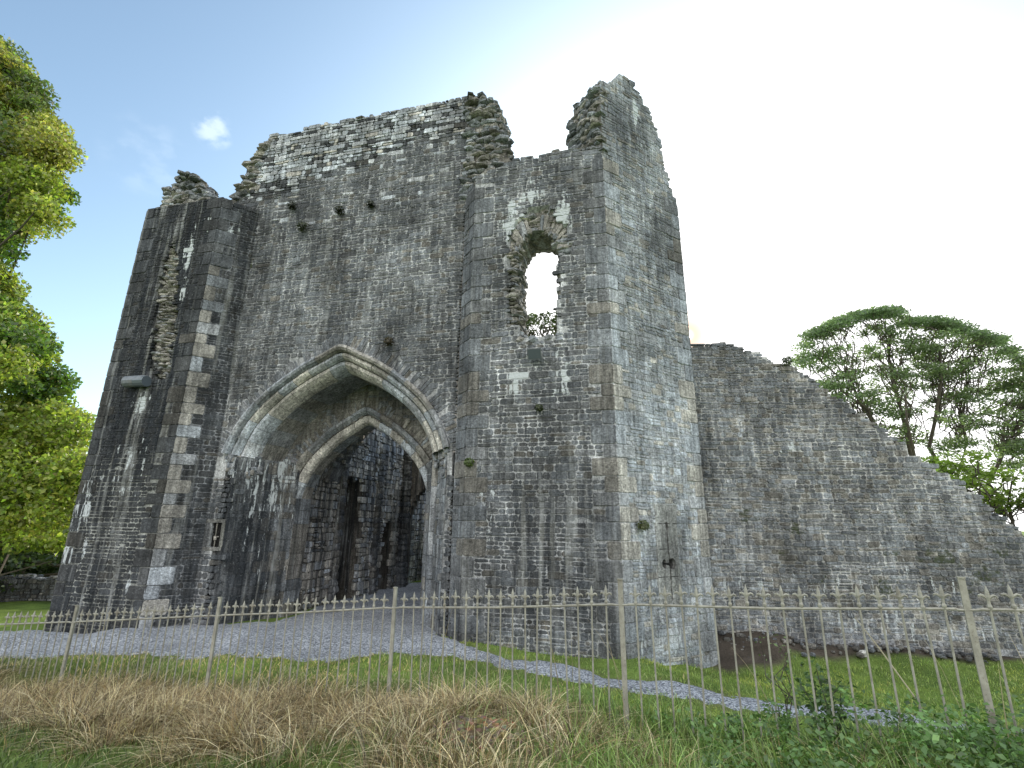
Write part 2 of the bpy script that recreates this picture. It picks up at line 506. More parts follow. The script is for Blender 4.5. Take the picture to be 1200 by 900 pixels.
# --- right tower -----------------------------------------------------
topRF = ragged([(0, 9.12), (.5, 9.22), (.8, 9.36), (1.5, 9.42), (2.2, 9.42), (2.66, 9.4)], .05, .2, 5)
topRS = ragged([(0, 10.95), (.25, 11.1), (.55, 11.55), (.9, 11.6), (1.1, 11.5), (1.3, 11.3), (1.5, 11.05), (1.65, 10.7), (1.78, 10.25), (1.82, 9.7), (1.95, 9.35), (2.02, 9.1), (2.15, 8.95)], .11, .13, 6)
win_u = interp([(5.3, .0), (9, 0)])
WINL = ragged([(5.3, .98), (5.8, .93), (6.6, .90), (7.1, .93)], .035, .11, 8); WINR = ragged([(5.3, 1.70), (6.2, 1.74), (7.1, 1.76)], .03, .13, 9)
WUC, WSP = 1.335, 7.1
def in_win(u, z):
    if z < 5.33: return False
    if z < WSP: return WINL(z) < u < WINR(z)
    return abs(u-WUC) < .43 and z < WSP+.55*math.sqrt(max(0, 1-((u-WUC)/.43)**2))
def in_scar(u, z):                               # the broken relieving arch over the window, core showing
    if z < WSP-.1: return (.79 < u < .93 and z > 5.7) and not in_win(u, z)
    return (abs(u-WUC)/.62)**2+((z-WSP)/1.05)**2 < 1 and not in_win(u, z)
rf_lime = gmask([(.78, 7.75, .17, .45, 1.2), (.85, 8.15, .14, .28, 1.1), (1.25, 8.42, .30, .2, 1.1), (1.85, 7.95, .15, .5, 1.25), (1.8, 7.3, .08, .3, .7), (.96, 4.42, .085, .34, 1.25),
                 (1.80, 4.5, .09, .34, 1.45), (1.60, 4.28, .08, .24, 1.3), (.44, 2.3, .14, .9, .62), (1.2, 8.75, .5, .2, .5), (.3, 8.6, .3, .3, .45), (2.2, 8.2, .25, .5, .35), (1.7, 5.0, .1, .1, .6), (1.0, .4, 1.2, .25, .4)])
def rf_dark(u, z): return .30+.5*math.exp(-((u-1.4)/.9)**2-((z-1.2)/1.4)**2)+.15*sn(u*2, z*.7, 2)
def rf_msk(u, z): return (rf_lime(u, z), max(0, rf_dark(u, z)), .25*math.exp(-((u-.05)/.12)**2-((z-3.05)/.12)**2)*3)
def rf_col(u, z, r):
    m = .115+.03*sn(u*1.3, z*.8, 3)
    if z > 8.4: m *= 1.08
    if z < 2.2: m *= .82+.1*sn(u, z)
    if z < .35: m *= 1.5
    return grey(m, .27, .10, r)
def quoin_pale(z, r):
    m = .155 if 2.9 < z < 7.6 else .11
    if z < 2.9: m = .13
    return grey(m, .24, .25, r)
rf_in = lambda u, z: z < topRF(u) and not in_win(u, z) and not in_scar(u, z)
tow = MB()
rf_mort = lambda u, z: tuple(x*(.36+.13*sn(u*1.6, z*.8, 4)) for x in (.98, 1, 1.02))
slab(tow, FRF, 0, 2.66, -.7, 9.6, .09, lambda u, z: z < topRF(u)-.04 and not in_win(u, z), .85, rf_mort, rf_msk, lambda u, z: -.13 if in_scar(u, z) else 0.)
stones(tow, FRF, 0, 2.66, CRS, rf_in, rf_col, rf_msk, seed=31, ql=lambda z: z < 8.9, qr=lambda z: z < 9.1, quoincol=quoin_pale)
def rs_lime(u, z, g=gmask([(1.04, 10.7, .12, .45, 1.), (1.08, 10.1, .07, .3, .7), (1.0, .2, 1.2, .4, .45)])): return g(u, z)
def rs_msk(u, z): return (rs_lime(u, z), max(0, .2+.12*sn(u*2, z*.6, 5)), .5*math.exp(-((u-.42)/.2)**2-((z-1.9)/.3)**2)+.5*math.exp(-((u-.85)/.3)**2-((z-9.2)/.2)**2))
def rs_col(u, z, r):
    m = .25+.04*sn(u*1.3, z*.7, 7)  # flank toned paler to carry the hazy glare beside the sun
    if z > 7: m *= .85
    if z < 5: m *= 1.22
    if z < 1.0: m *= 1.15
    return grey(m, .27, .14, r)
in_loop_plate = lambda u, z: .80 < u < 1.34 and .72 < z < 2.36
rs_in = lambda u, z: z < topRS(u) and not in_loop_plate(u, z)
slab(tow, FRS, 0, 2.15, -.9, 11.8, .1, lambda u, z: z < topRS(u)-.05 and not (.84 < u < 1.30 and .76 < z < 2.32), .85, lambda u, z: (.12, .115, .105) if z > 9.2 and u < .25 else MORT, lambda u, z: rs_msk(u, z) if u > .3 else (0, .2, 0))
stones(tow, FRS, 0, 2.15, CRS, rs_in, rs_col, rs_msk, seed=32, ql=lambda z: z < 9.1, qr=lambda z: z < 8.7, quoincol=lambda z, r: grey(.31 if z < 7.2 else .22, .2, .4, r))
rr_msk = lambda u, z: (0, .3, 0)
slab(tow, FRR, 0, .45, -.5, 9.1, .1, lambda u, z: z < 9.0, .5, MORTD, rr_msk)
stones(tow, FRR, 0, .45, CRS, lambda u, z: z < 9.0, lambda u, z, r: grey(.12, .25, .05, r), rr_msk, seed=33, qr=lambda z: z < 8.9, quoincol=quoin_pale, lmax=.2)
slab(tow, FRB, 0, 2.6, -.9, 9.0, .12, lambda u, z: z < 8.9-.6*u+.2*sn(u*3, 0, 1), .6, MORT, rs_msk)
stones(tow, FRB, 0, 2.6, CRS, lambda u, z: z < 8.9-.6*u, rs_col, rs_msk, seed=34, ql=lambda z: z < 8.5, quoincol=quoin_pale)
rubble_top(tow, FRF, .05, 2.6, topRF, .8, 41, .16, 60)
rubble_top(tow, FRS, .02, 2.12, topRS, .85, 42, .15, 52)
# broken end of the flank wall standing above the front wall
FEND = Face(P5+dRS*.03+ang(A0+135)*1.15, -ang(A0+135), 1.15)
def in_end(u, z): return z < 11.0-.22*(1-(u-.3)/.85)+.08*sn(u*9, 0, 2) and z > 9.25
rubble_face(tow, FEND, .25, 1.12, 9.25, 11.3, in_end, 43, .17, lambda u, z: .02+.07*math.sin((z-9.3)*2.1)+.05*sn(u*4, z*4), .45, .08, .09)
for k in range(46):                              # lumps hanging off the far edge of the broken end
    z_ = rng.uniform(9.4, 10.9); chunk(tow, FEND.p(.30-.10*math.sin((z_-9.3)*2.0)+rng.uniform(-.06, .1), z_, rng.uniform(-.3, .02)), .2, .2, .12, rng.uniform(0, 3), grey(.16, .3, .4), (0, 0, .1))
rt = tow.build('tower', M['stone'], gate, BASE)
tag(rt, 'taller broken tower with a ragged window hole')
sur = MB()
rubble_face(sur, FRF, .7, 2.0, 5.6, 8.2, lambda u, z: in_scar(u, z), 44, .30, lambda u, z: -.06 if z < 7.2 else -.13, .9, .07, .05)
# radial stones of the broken window head
for k in range(46):
    rr = random.Random(500+k); th = math.pi*(k % 23+.5)/23; ring = k//23
    r0 = .45+.29*ring; r1 = r0+.27
    e = math.pi/23*.46
    pl = [(WUC+math.cos(th+s*e)*q*(.95 if q > .5 else 1.)*.98, WSP+math.sin(th+s*e)*q*1.28-.03) for q, s in ((r0, -1), (r1, -1), (r1, 1), (r0, 1))]
    if rr.random() < .1: continue
    emit(sur, FRF, pl, -.05-.05*ring+rr.uniform(-.05, .03), grey(.27, .3, .7, rr), (0, 0, 0), .014, -.25, .012, .02, rr)
# rough reveal of the hole, through the wall
def reveal():
    r = random.Random(71)
    for k in range(170):
        z = 5.36+(WSP-5.36)*(k % 34)/34+r.uniform(-.02, .02); d = .12+.16*(k//34)+r.uniform(-.03, .03)
        for side in (0, 1):
            u = WINL(z)-.06+.02*d if side == 0 else WINR(z)+.06
            chunk(sur, FRF.p(u+r.uniform(-.03, .03), z, -d), .16, .19, r.uniform(.04, .09), R(A0)+r.gauss(0, .3), grey(.28, .3, .7, r), (0, 0, 0), r)
    for k in range(120):
        th = math.pi*((k % 20)+.5)/20; d = .12+.13*(k//20)+r.uniform(-.03, .03)
        chunk(sur, FRF.p(WUC+math.cos(th)*.46, WSP+math.sin(th)*.58+r.uniform(-.03, .03), -d), .13, .17, .13, R(A0)+r.gauss(0, .4), grey(.24, .3, .7, r), (0, 0, 0), r)
    for k in range(60):
        chunk(sur, FRF.p(r.uniform(.95, 1.75), 5.31+r.uniform(-.03, .03), -r.uniform(.03, .8)), .2, .2, .1, r.uniform(0, 3), grey(.2, .3, .5, r), (0, 0, .5), r)
reveal()
tag(sur.build('window_surround', M['stone'], rt, (0, 0, 0), loc=(-BASE[0]*0, 0, 0)), 'warm broken rubble round the window hole')
bpy.data.objects['window_surround'].location = (-BASE[0], -BASE[1], -BASE[2])
# cross-shaped arrow loop cut in dressed slabs
loop = MB()
def loop_hole(u, z):
    c = 1.09-.03*(z-1.4)
    if abs(u-c) < .016 and .74 < z < 2.02: return True
    if ((u-c)/.036)**2+((z-2.0)/.075)**2 < 1: return True
    if ((u-(c-.13))/.052)**2+((z-1.39)/.07)**2 < 1 or ((u-(c+.06))/.085)**2+((z-1.385)/.09)**2 < 1: return True
    return abs(z-1.38) < .018 and c-.13 < u < c+.06
def plate_in(u, z):
    e = .012*sn(u*7, z*9, 2)
    if loop_hole(u, z): return False
    for jz in (1.18, 1.62, 2.04):
        if abs(z-jz-e*.3) < .004 and sn(u*13, jz*5) > -.2: return False
    return True
rl = random.Random(9)
slab(loop, FRS, .80, 1.34, .72, 2.36, .012, plate_in, .13, lambda u, z: tuple(x*(1.06-.16*(int((z+.02)/.43) % 2)) for x in (.27, .27, .26)), lambda u, z: (0, .1, .05), None, .012, False)
slab(loop, FRS, .82, 1.32, .74, 2.34, .5, lambda u, z: True, .25, (.05, .05, .05), lambda u, z: (0, 0, 0), None, -.12)  # dark sheet behind the slits for the shade inside
tag(loop.build('arrow_loop', M['stone'], rt, (0, 0, 0), loc=(-BASE[0], -BASE[1], -BASE[2])), 'cross-shaped arrow loop cut in pale slabs')

# --- left tower ------------------------------------------------------
topLF = ragged([(0, 9.38), (.8, 9.42), (2.2, 9.42)], .02, .25, 15)
SCAR = interp([(4.9, .0), (5.1, .22), (5.6, .30), (6.4, .30), (7.2, .25), (7.9, .2), (8.3, .0)]); SCARC = interp([(4.9, 1.5), (5.6, 1.35), (6.6, 1.22), (7.6, 1.08), (8.3, 1.0)])
def in_lscar(u, z): return 4.9 < z < 8.3 and abs(u-SCARC(z)+.04*sn(z*6)) < SCAR(z)+.03*sn(z*9, 3)
lf_lime = gmask([(1.52, 8.0, .14, .7, .95), (1.62, 7.0, .10, .6, .85), (1.9, 8.7, .15, .3, .7), (1.0, 8.6, .4, .3, .35), (1.1, 4.4, .16, .35, .85), (.05, 1.6, .16, 1.1, .8), (.25, 2.4, .14, .6, .9), (.45, 1.5, .14, .5, .6),
                 (.6, 2.85, .7, .12, .62), (1.2, 2.6, .6, .15, .55), (1.5, 3.2, .12, .6, .7), (1.15, 3.1, .07, .5, .8), (1.75, .8, .12, .35, .75), (1.3, .8, .1, .5, .45), (.8, 3.4, .5, .15, .4), (1.0, .2, 1.2, .2, .4), (2.15, .6, .05, .4, .7)])
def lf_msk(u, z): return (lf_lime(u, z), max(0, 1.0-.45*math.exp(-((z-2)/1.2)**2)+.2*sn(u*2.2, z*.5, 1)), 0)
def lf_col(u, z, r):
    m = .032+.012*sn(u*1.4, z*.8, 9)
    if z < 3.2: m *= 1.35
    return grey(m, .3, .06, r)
lf_in = lambda u, z: z < topLF(u) and not in_lscar(u, z)
ltw = MB()
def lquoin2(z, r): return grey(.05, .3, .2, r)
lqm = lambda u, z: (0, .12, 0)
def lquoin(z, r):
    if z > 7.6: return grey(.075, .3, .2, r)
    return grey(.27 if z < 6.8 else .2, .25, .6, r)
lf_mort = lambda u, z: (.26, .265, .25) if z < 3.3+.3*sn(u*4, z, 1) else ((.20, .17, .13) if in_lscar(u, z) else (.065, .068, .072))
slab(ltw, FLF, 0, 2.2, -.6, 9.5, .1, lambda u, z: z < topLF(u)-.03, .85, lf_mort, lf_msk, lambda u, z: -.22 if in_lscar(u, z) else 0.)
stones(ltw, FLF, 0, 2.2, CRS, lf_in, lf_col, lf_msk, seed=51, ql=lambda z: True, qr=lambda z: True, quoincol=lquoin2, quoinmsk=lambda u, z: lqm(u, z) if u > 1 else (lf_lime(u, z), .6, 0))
rubble_face(ltw, FLF, .8, 1.9, 4.9, 8.3, in_lscar, 52, .25, lambda u, z: -.085, .8, .06, .035)
def lr_msk(u, z): return (gmask([(.3, 8.6, .15, .2, .8), (.2, 3.2, .15, .12, .6), (.25, 7.9, .2, .1, .7), (.1, .6, .1, .5, .4)])(u, z), max(0, .55+.2*sn(u*3, z*.6, 4)), 0)
def lr_col(u, z, r): return grey(.05+.015*sn(u, z, 2), .3, .1, r)
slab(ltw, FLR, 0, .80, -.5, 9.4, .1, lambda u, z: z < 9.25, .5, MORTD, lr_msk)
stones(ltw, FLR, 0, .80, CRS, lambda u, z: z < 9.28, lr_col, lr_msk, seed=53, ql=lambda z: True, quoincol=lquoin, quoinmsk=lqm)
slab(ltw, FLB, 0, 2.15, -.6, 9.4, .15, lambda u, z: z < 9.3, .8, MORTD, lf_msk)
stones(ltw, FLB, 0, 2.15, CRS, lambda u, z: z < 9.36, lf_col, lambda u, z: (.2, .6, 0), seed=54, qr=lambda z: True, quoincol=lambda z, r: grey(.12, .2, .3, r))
# dressed cap along the top, and the broken stub standing on it
rubble_top(ltw, FLF, .05, 2.15, topLF, .8, 55, .17, 40)
stubL = interp([(.05, 9.9), (.15, 10.1), (.35, 10.4), (.6, 10.62), (.85, 10.45), (1.15, 10.05), (1.45, 9.75), (1.75, 9.4)])
FST = Face(P0+nin*.12+dF*0, dF, 2.2)
rubble_face(ltw, FST, .14, 1.75, 9.36, 10.7, lambda u, z: z < stubL(u)-.05, 56, .20, lambda u, z: -.02-.28*(z-9.4), .6, .08, .1)
slab(ltw, FST, .12, 1.72, 9.3, 10.7, .08, lambda u, z: z < stubL(u)-.12, .8, (.16, .145, .12), lambda u, z: (0, 0, 0), lambda u, z: -.08-.28*max(0, z-9.4))
rubble_top(ltw, FST, .12, 1.72, stubL, .85, 57, .2, 60)
ltw_o = ltw.build('tower', M['stone'], gate, BASE)
tag(ltw_o, 'darker blackened tower streaked with white lime')

# --- gate wall between the towers --------------------------------------
topFA = ragged([(-1.15, 9.3), (-.95, 9.6), (-.86, 10.0), (-.7, 10.3), (-.62, 10.7), (-.42, 11.05), (-.3, 11.3), (-.15, 11.52), (0, 11.58), (5.25, 11.64), (5.45, 11.6)], .025, .22, 17)
OUT_A, OUT_B = (2.52, 3.38, 2.23), (2.03, 3.3, 1.80)
IN_A, IN_B = (1.96, 2.55, 2.0), (1.56, 2.5, 1.67)
fa_lime = gmask([(2.36, 10.9, .06, .5, 1.), (2.28, 10.2, .05, .3, .8), (1.6, 7.7, .06, .3, .85), (3.32, 7.6, .08, .3, .8), (3.1, 8.1, .4, .15, .4), (3.6, 8.0, .2, .2, .4), (2.9, 7.7, .15, .1, .5), (1.2, 8.7, .6, .4, .25), (2.6, 10.5, 2.6, .8, .25), (.15, 2.6, .2, .8, .35), (4.0, 7.9, .2, .1, .5)])
def fa_msk(u, z): return (fa_lime(u, z), max(0, .38+.3*sn(u*2.1, z*.25, 6)+(.35 if z < 2.9 else 0)), 1.1*math.exp(-((u+.1)/.12)**2-((z-7.9)/.5)**2))
def fa_top(u, z):                              # pale, lichened upper band, lower at the left
    return max(0., min(1., (z-(9.6+.16*u+.35*sn(u*1.7, 0, 3)))/.7))
def fa_col(u, z, r):
    k = fa_top(u, z)
    if r.random() < k*.74+(.08 if z > 8.6 else 0): return grey(.37, .3, .12, r)
    if k > .3: return grey(.06, .3, .05, r)
    m = .112+.03*sn(u*1.2, z*.7, 12)
    if z < 7.8 and z > 6: m *= 1.12
    return grey(m, .26, .08, r)
band_o = lambda u, z: in_arch(u, z, UC, 2.86, 3.2, 2.73) and z > 2.9
fa_in = lambda u, z: z < topFA(u) and not band_o(u, z) and not (z <= 3.4 and -2.2+.03*sn(z*8) < u-UC < 2.46) and not (-.06 < u < .60 and 1.40 < z < 2.06)
fa = MB()
slot = lambda u, z: .10 < u < .40 and 1.50 < z < 1.97
slab(fa, FFA, -1.15, 5.45, -.5, 11.8, .1, lambda u, z: z < topFA(u)-.05 and not in_arch(u, z, UC, 2.40, 3.4, 2.1) and not (z <= 3.4 and -2.2 < u-UC < 2.44) and not (u > 5.2 and z < 8.5) and not slot(u, z), .9, lambda u, z: (.06, .062, .066) if fa_top(u, z) > .3 else (.30, .305, .31), fa_msk, lambda u, z: -.03*fa_top(u, z))
stones(fa, FFA, -1.15, 5.3, CRS, lambda u, z: fa_in(u, z) and (u > -.1 or (z > 9.2 and u > -.1+(11.3-z)*-.45)), fa_col, fa_msk, seed=61, jit=.01)
rubble_face(fa, FFA, -1.15, .05, 9.2, 11.5, lambda u, z: z < topFA(u)-.05 and u < -.02+(11.3-z)*-.3, 62, .19, lambda u, z: .0, .6, .085, .12)
rubble_top(fa, FFA, -1.1, 5.4, topFA, .85, 63, .17, 42)
voussoirs(fa, FFA, UC, (2.56, 3.3, 2.33), .28, 64, lambda u, z, r: grey(.125, .2, .05, r))
gw = fa.build('gate_wall', M['stone'], gate, BASE)
# broken end of the cross wall above the right tower
stub = MB()
stubR = ragged([(5.25, 11.66), (5.5, 11.58), (5.85, 11.4), (6.0, 11.1), (6.1, 10.7), (6.15, 10.1), (6.3, 9.65), (6.5, 9.2)], .05, .1, 18)
slab(stub, FFA, 5.25, 6.5, 8.4, 11.7, .08, lambda u, z: z < stubR(u)-.1 and u > 5.3, .8, (.15, .14, .125), lambda u, z: (0, .2, 0), lambda u, z: -.04)
rubble_face(stub, FFA, 5.28, 6.4, 8.6, 11.7, lambda u, z: z < stubR(u), 65, .19, lambda u, z: .02-.22*max(0, u-5.9), .45, .085, .13)
rubble_top(stub, FFA, 5.3, 6.35, stubR, .8, 66, .18, 60)
stub.build('broken_wall_end', M['stone'], gate, BASE)
# ragged sill of rubble where the tower front meets the wall
# --- outer arch mouldings
def arch_col(r, bi): return grey((.25, .40, .41, .22)[min(bi, 3)], .15, .45 if bi else .3, r)
oa = MB()
prof_bands.split = [(0, 4), (5, 9), (10, 15), (15, 16)]
prof = [(0, .02), (0, -.10), (.12, -.13), (.22, -.10), (.27, .0),
        (.27, .05), (.31, .0), (.42, -.01), (.52, .05), (.56, .13),
        (.56, .20), (.60, .13), (.74, .13), (.88, .22), (.97, .33), (1.0, .46), (1.0, 1.28)]
arch_msk = lambda u, z: (0, .18 if z > 3.8 else .5, .0)
arch_sweep(oa, FFA, UC, OUT_A, OUT_B, prof, 81, arch_col, .36, arch_msk)
prof_bands.split = [(0, 5)]
prof = [(-.02, .06), (.24, .08), (.5, .16), (.7, .26), (.95, .5), (.985, 1.3)]
arch_sweep(oa, FFA, UC, OUT_A, OUT_B, prof, 87, lambda r, b: (.13, .13, .125), 99., arch_msk)
rft = random.Random(88)
for k in range(150):                             # decayed feet of the mouldings
    t = rft.random(); sd = -1 if k < 110 else 1; z = 3.46-abs(rft.gauss(0, .24)) if sd < 0 else 3.40-abs(rft.gauss(0, .15))
    hw = (2.46-.42*t-(.25*max(0, 3.4-z) if sd < 0 else 0))
    chunk(oa, FFA.p(UC+sd*hw, z, -.46*t+rft.uniform(-.04, .04)-(.05 if sd > 0 else 0)), rft.uniform(.06, .16), rft.uniform(.06, .16), rft.uniform(.06, .13), R(A0)+rft.gauss(0, .25), grey(.19, .25, .3, rft), (.35, .3, 0), rft)
oa.build('outer_arch', M['stone'], gate, BASE)
# --- splayed jambs below the springing
JL0, JL1 = FFA.p(UC-2.2, 0, 0)[:2], FFA.p(UC-1.58, 0, -1.27)[:2]
JR1, JR0 = FFA.p(UC+1.56, 0, -1.27)[:2], FFA.p(UC+2.47, 0, 0)[:2]
def mkface(a, b):
    d = np.array(b)-np.array(a); L = float(np.linalg.norm(d)); return Face(a, d/L, L)
FJL, FJR = mkface(JL0, JL1), mkface(JR1, JR0)
CRJ = courses(-.5, 4.0, .2, random.Random(14))
jm = lambda u, z: (.18+.34*math.exp(-((z-2.9)/.9)**2)+.25*sn(u*3, z*.4, 3), .95+.05*sn(u*4, 0, 2), 0)
def jl_col(u, z, r): return grey(.17 if u > .7 else .10, .3, .3 if u > .7 else .05, r)
for F, nm in ((FJL, 'l'), (FJR, 'r')):
    jl = MB(); hi = lambda u, z: z < 3.34-.06*abs(sn(u*5))
    slab(jl, F, 0, F.L, -.5, 3.7, .1, hi, .3, (.13, .135, .14), jm)
    stones(jl, F, 0, F.L, CRJ, hi, jl_col if nm == 'l' else (lambda u, z, r: grey(.17, .25, .1, r)), jm if nm == 'l' else (lambda u, z: (.25, .55, 0)), seed=82 if nm == 'l' else 83, lmax=.5, joint=.009)
    if nm == 'l': jl.build('gate_jamb', M['stone'], gate, BASE)
# slim shaft left on the right jamb
def tube(mb, pts, rads, col, n=8, msk=(0, 0, 0)):
    pts = [np.array(p, float) for p in pts]; rings = []
    for i, p in enumerate(pts):
        t = pts[min(i+1, len(pts)-1)]-pts[max(i-1, 0)]; t /= (np.linalg.norm(t)+1e-9)
        a = np.cross(t, (0, 0, 1)) if abs(t[2]) < .9 else np.cross(t, (1, 0, 0)); a /= np.linalg.norm(a); b = np.cross(t, a)
        rings.append([tuple(p+rads[i]*(math.cos(2*math.pi*k/n)*a+math.sin(2*math.pi*k/n)*b)) for k in range(n)])
    vs = [v for rg in rings for v in rg]; fs = []
    for i in range(len(rings)-1):
        for k in range(n):
            fs.append((i*n+k, i*n+(k+1) % n, (i+1)*n+(k+1) % n, (i+1)*n+k))
    fs.append(tuple(range(n-1, -1, -1))); fs.append(tuple(range((len(rings)-1)*n, len(rings)*n)))
    mb.add(vs, fs, col, msk)
for k in range(9):
    z0 = -.3+k*.43
    p = FFA.p(UC+2.03, 0, -.62)
    tube(jl, [(p[0], p[1], z0+.006), (p[0], p[1], z0+.424)], [.10, .10], grey(.27, .15, .3), 10, (.3, .5, 0))
jl.build('gate_jamb', M['stone'], gate, BASE)
# --- inner wall with the smaller arch
FIN = Face(FFA.p(0, 0, -1.25)[:2], dF, 5.3)
iw = MB()
iw_m = lambda u, z: (.05, .35, .15 if z > 4.2 else 0)
iw_c = lambda u, z, r: grey(.17, .25, .65, r)
slab(iw, FIN, UC-2.3, UC+2.3, -.4, 5.6, .1, lambda u, z: not in_arch(u, z, UC, 1.8, 2.55, 1.85) and not (z <= 2.6 and abs(u-UC) < 1.62), .5, (.15, .14, .12), iw_m)
stones(iw, FIN, UC-2.25, UC+2.25, CRS, lambda u, z: not in_arch(u, z, UC, 2.2, 2.5, 2.3) and not (z <= 2.7 and abs(u-UC) < 1.6), iw_c, iw_m, seed=84, lmax=.26)
voussoirs(iw, FIN, UC, (1.99, 2.5, 2.08), .24, 85, lambda u, z, r: grey(.21, .22, .6, r), (.05, .09))
iw.build('inner_wall', M['stone'], gate, BASE)
ia = MB()
prof_bands.split = [(0, 3), (4, 8), (8, 9)]
prof = [(0, .0), (0, -.07), (.22, -.09), (.42, .02), (.42, .08), (.5, .01), (.86, .03), (.96, .08), (1.0, .16), (1.0, .5)]
arch_sweep(ia, FIN, UC, IN_A, IN_B, prof, 86, lambda r, b: grey((.26, .43, .22)[b], .14, .4, r), .34, lambda u, z: (0, .2 if z > 2.8 else .5, 0))
for sd in (-1, 1):
    z_ = -.3
    while z_ < 2.50:
        h_ = min(rng.uniform(.22, .36), 2.52-z_)
        w_ = rng.uniform(-.015, .015)
        a_, b_ = sorted((UC+sd*(1.565+w_), UC+sd*1.80)); bar(ia, FFA, a_, b_, z_+.004, z_+h_-.004, -1.78, -1.262+w_, grey(.22, .25, .4), (.1, .9, 0)); z_ += h_
ia.build('inner_arch', M['stone'], gate, BASE)
# --- passage behind
FPL = Face(FFA.p(UC-1.64, 0, -1.7)[:2], nin, 8.4)
FPR = Face(FFA.p(UC+1.64, 0, -10.1)[:2], -nin, 8.4)
pw = MB()
def rec(u, z):                                  # tall recess and the pointed doorway in the passage wall
    if 1.55 < u < 2.6 and z < 3.15-.15*sn(u*4): return -.55
    if 3.95 < u < 4.6 and z < 1.35+.75*math.sqrt(max(0, 1-((u-4.28)/.34)**2)): return -.7
    if u > 5.2: return -.25
    return 0.
pm = lambda u, z: (.22, .95, 0)
pc = lambda u, z, r: grey(.55 if u > 5.2 else .38, .4, .6, r)  # far stretch of the left wall coloured paler to look lit
CRP = courses(-.4, 5.6, .15, random.Random(15))
slab(pw, FPL, 0, 8.4, -.5, 5.5, .12, lambda u, z: True, 1.0, (.12, .11, .095), pm, rec)
stones(pw, FPL, 0, 8.4, CRP, lambda u, z: z < 5.4, pc, pm, seed=91, depthf=lambda u, z, r: rec(u, z), proud=.035, joint=.02, jit=.02)
for uu, w in ((1.45, .16), (3.45, .2), (5.1, .26)):     # rough projecting ribs
    for k in range(34):
        z = -.3+k*.17
        if uu > 5 or z < 4.2: chunk(pw, FPL.p(uu+rng.uniform(-.01, .01), z, .03+(.12 if uu > 5 else 0)), .30, w*1.3, .20, math.atan2(nin[1], nin[0])+rng.gauss(0, .03), grey(.13, .2, .4), (.1, .9, 0))
slab(pw, FPR, 0, 8.4, -.5, 5.5, .3, lambda u, z: True, 1.0, (.15, .14, .12), pm)
stones(pw, FPR, 0, 8.4, CRP, lambda u, z: z < 5.4, pc, pm, seed=92, proud=.03)
FEW = Face(FFA.p(UC-2.6, 0, -10.15)[:2], dF, 5.2)  # end wall added to stop the sun shining down the passage
slab(pw, FEW, 0, 5.2, -.5, 6.4, .2, lambda u, z: z < 6.1+.2*sn(u*3), .6, (.12, .115, .1), pm)
stones(pw, FEW, 0, 5.2, CRP, lambda u, z: True, pc, pm, seed=93, proud=.03)
FVL = Face(FFA.p(UC-1.7, 0, -6.9)[:2], dF, 3.4)          # arch across the passage
slab(pw, FVL, 0, 3.4, -.4, 5.5, .09, lambda u, z: not in_arch(u, z, 1.7, 1.45, 2.0, 1.9) and not (z <= 2.0 and abs(u-1.7) < 1.45), .35, (.15, .13, .11), pm)
pw.build('passage_walls', M['stone'], gate, BASE)
vt = MB()                                        # vault over the passage mouth, shortened to let sky light in
r = random.Random(95)
nv = 16
for i in range(nv):
    x0, x1 = -1+2*i/nv, -1+2*(i+1)/nv
    for j in range(5):
        d0, d1 = 1.6+j*.30, 1.6+(j+1)*.30
        z0, z1 = 2.9+2.1*arch_h(x0), 2.9+2.1*arch_h(x1)
        q = [FFA.p(UC+x*1.66, z, -d) for x, z, d in ((x0, z0, d0), (x1, z1, d0), (x1, z1, d1), (x0, z0, d1))]
        top = [(a, b, c+.3) for a, b, c in q]
        vt.add(q+top, [(3, 2, 1, 0), (4, 5, 6, 7), (0, 1, 5, 4), (1, 2, 6, 5), (2, 3, 7, 6), (3, 0, 4, 7)], grey(.15, .35, .5, r), (.0, .4, 0))
        for _ in range(2):
            t = r.random(); x = x0+(x1-x0)*t
            chunk(vt, FFA.p(UC+x*1.62, 2.88+2.1*(arch_h(x)), -r.uniform(d0, d1)), .12, .26, .1, R(A0)+r.gauss(0, .3), grey(.16, .35, .5, r), (0, .3, 0), r)
vt.build('vault', M['stone'], gate, BASE)
# square slot window with a stone mullion, left of the arch
sl = MB()
slab(sl, FFA, .10, .40, 1.50, 1.97, .03, lambda u, z: True, .35, (.006, .006, .006), lambda u, z: (0, 0, 0), None, -.055)  # black panel stands in for the dark inside of the opening
bar(sl, FFA, -.0, .47, 1.972, 2.04, -.05, .008, (.11, .11, .105)); bar(sl, FFA, .02, .46, 1.43, 1.498, -.05, .006, (.13, .13, .125))
bar(sl, FFA, .40, .475, 1.50, 1.97, -.05, .005, (.13, .13, .12)); bar(sl, FFA, -.04, .10, 1.50, 1.97, -.05, .005, (.085, .088, .092))
bar(sl, FFA, .238, .256, 1.50, 1.97, -.05, -.035, (.2,.19,.17)); chunk(sl, FFA.p(.24, 1.67, -.04), .07, .05, .08, 0, (.35, .33, .30))
bar(sl, FFA, .256, .33, 1.69, 1.71, -.05, -.035, (.16, .15, .14))
sl.build('slot_window', M['stone'], gate, BASE)

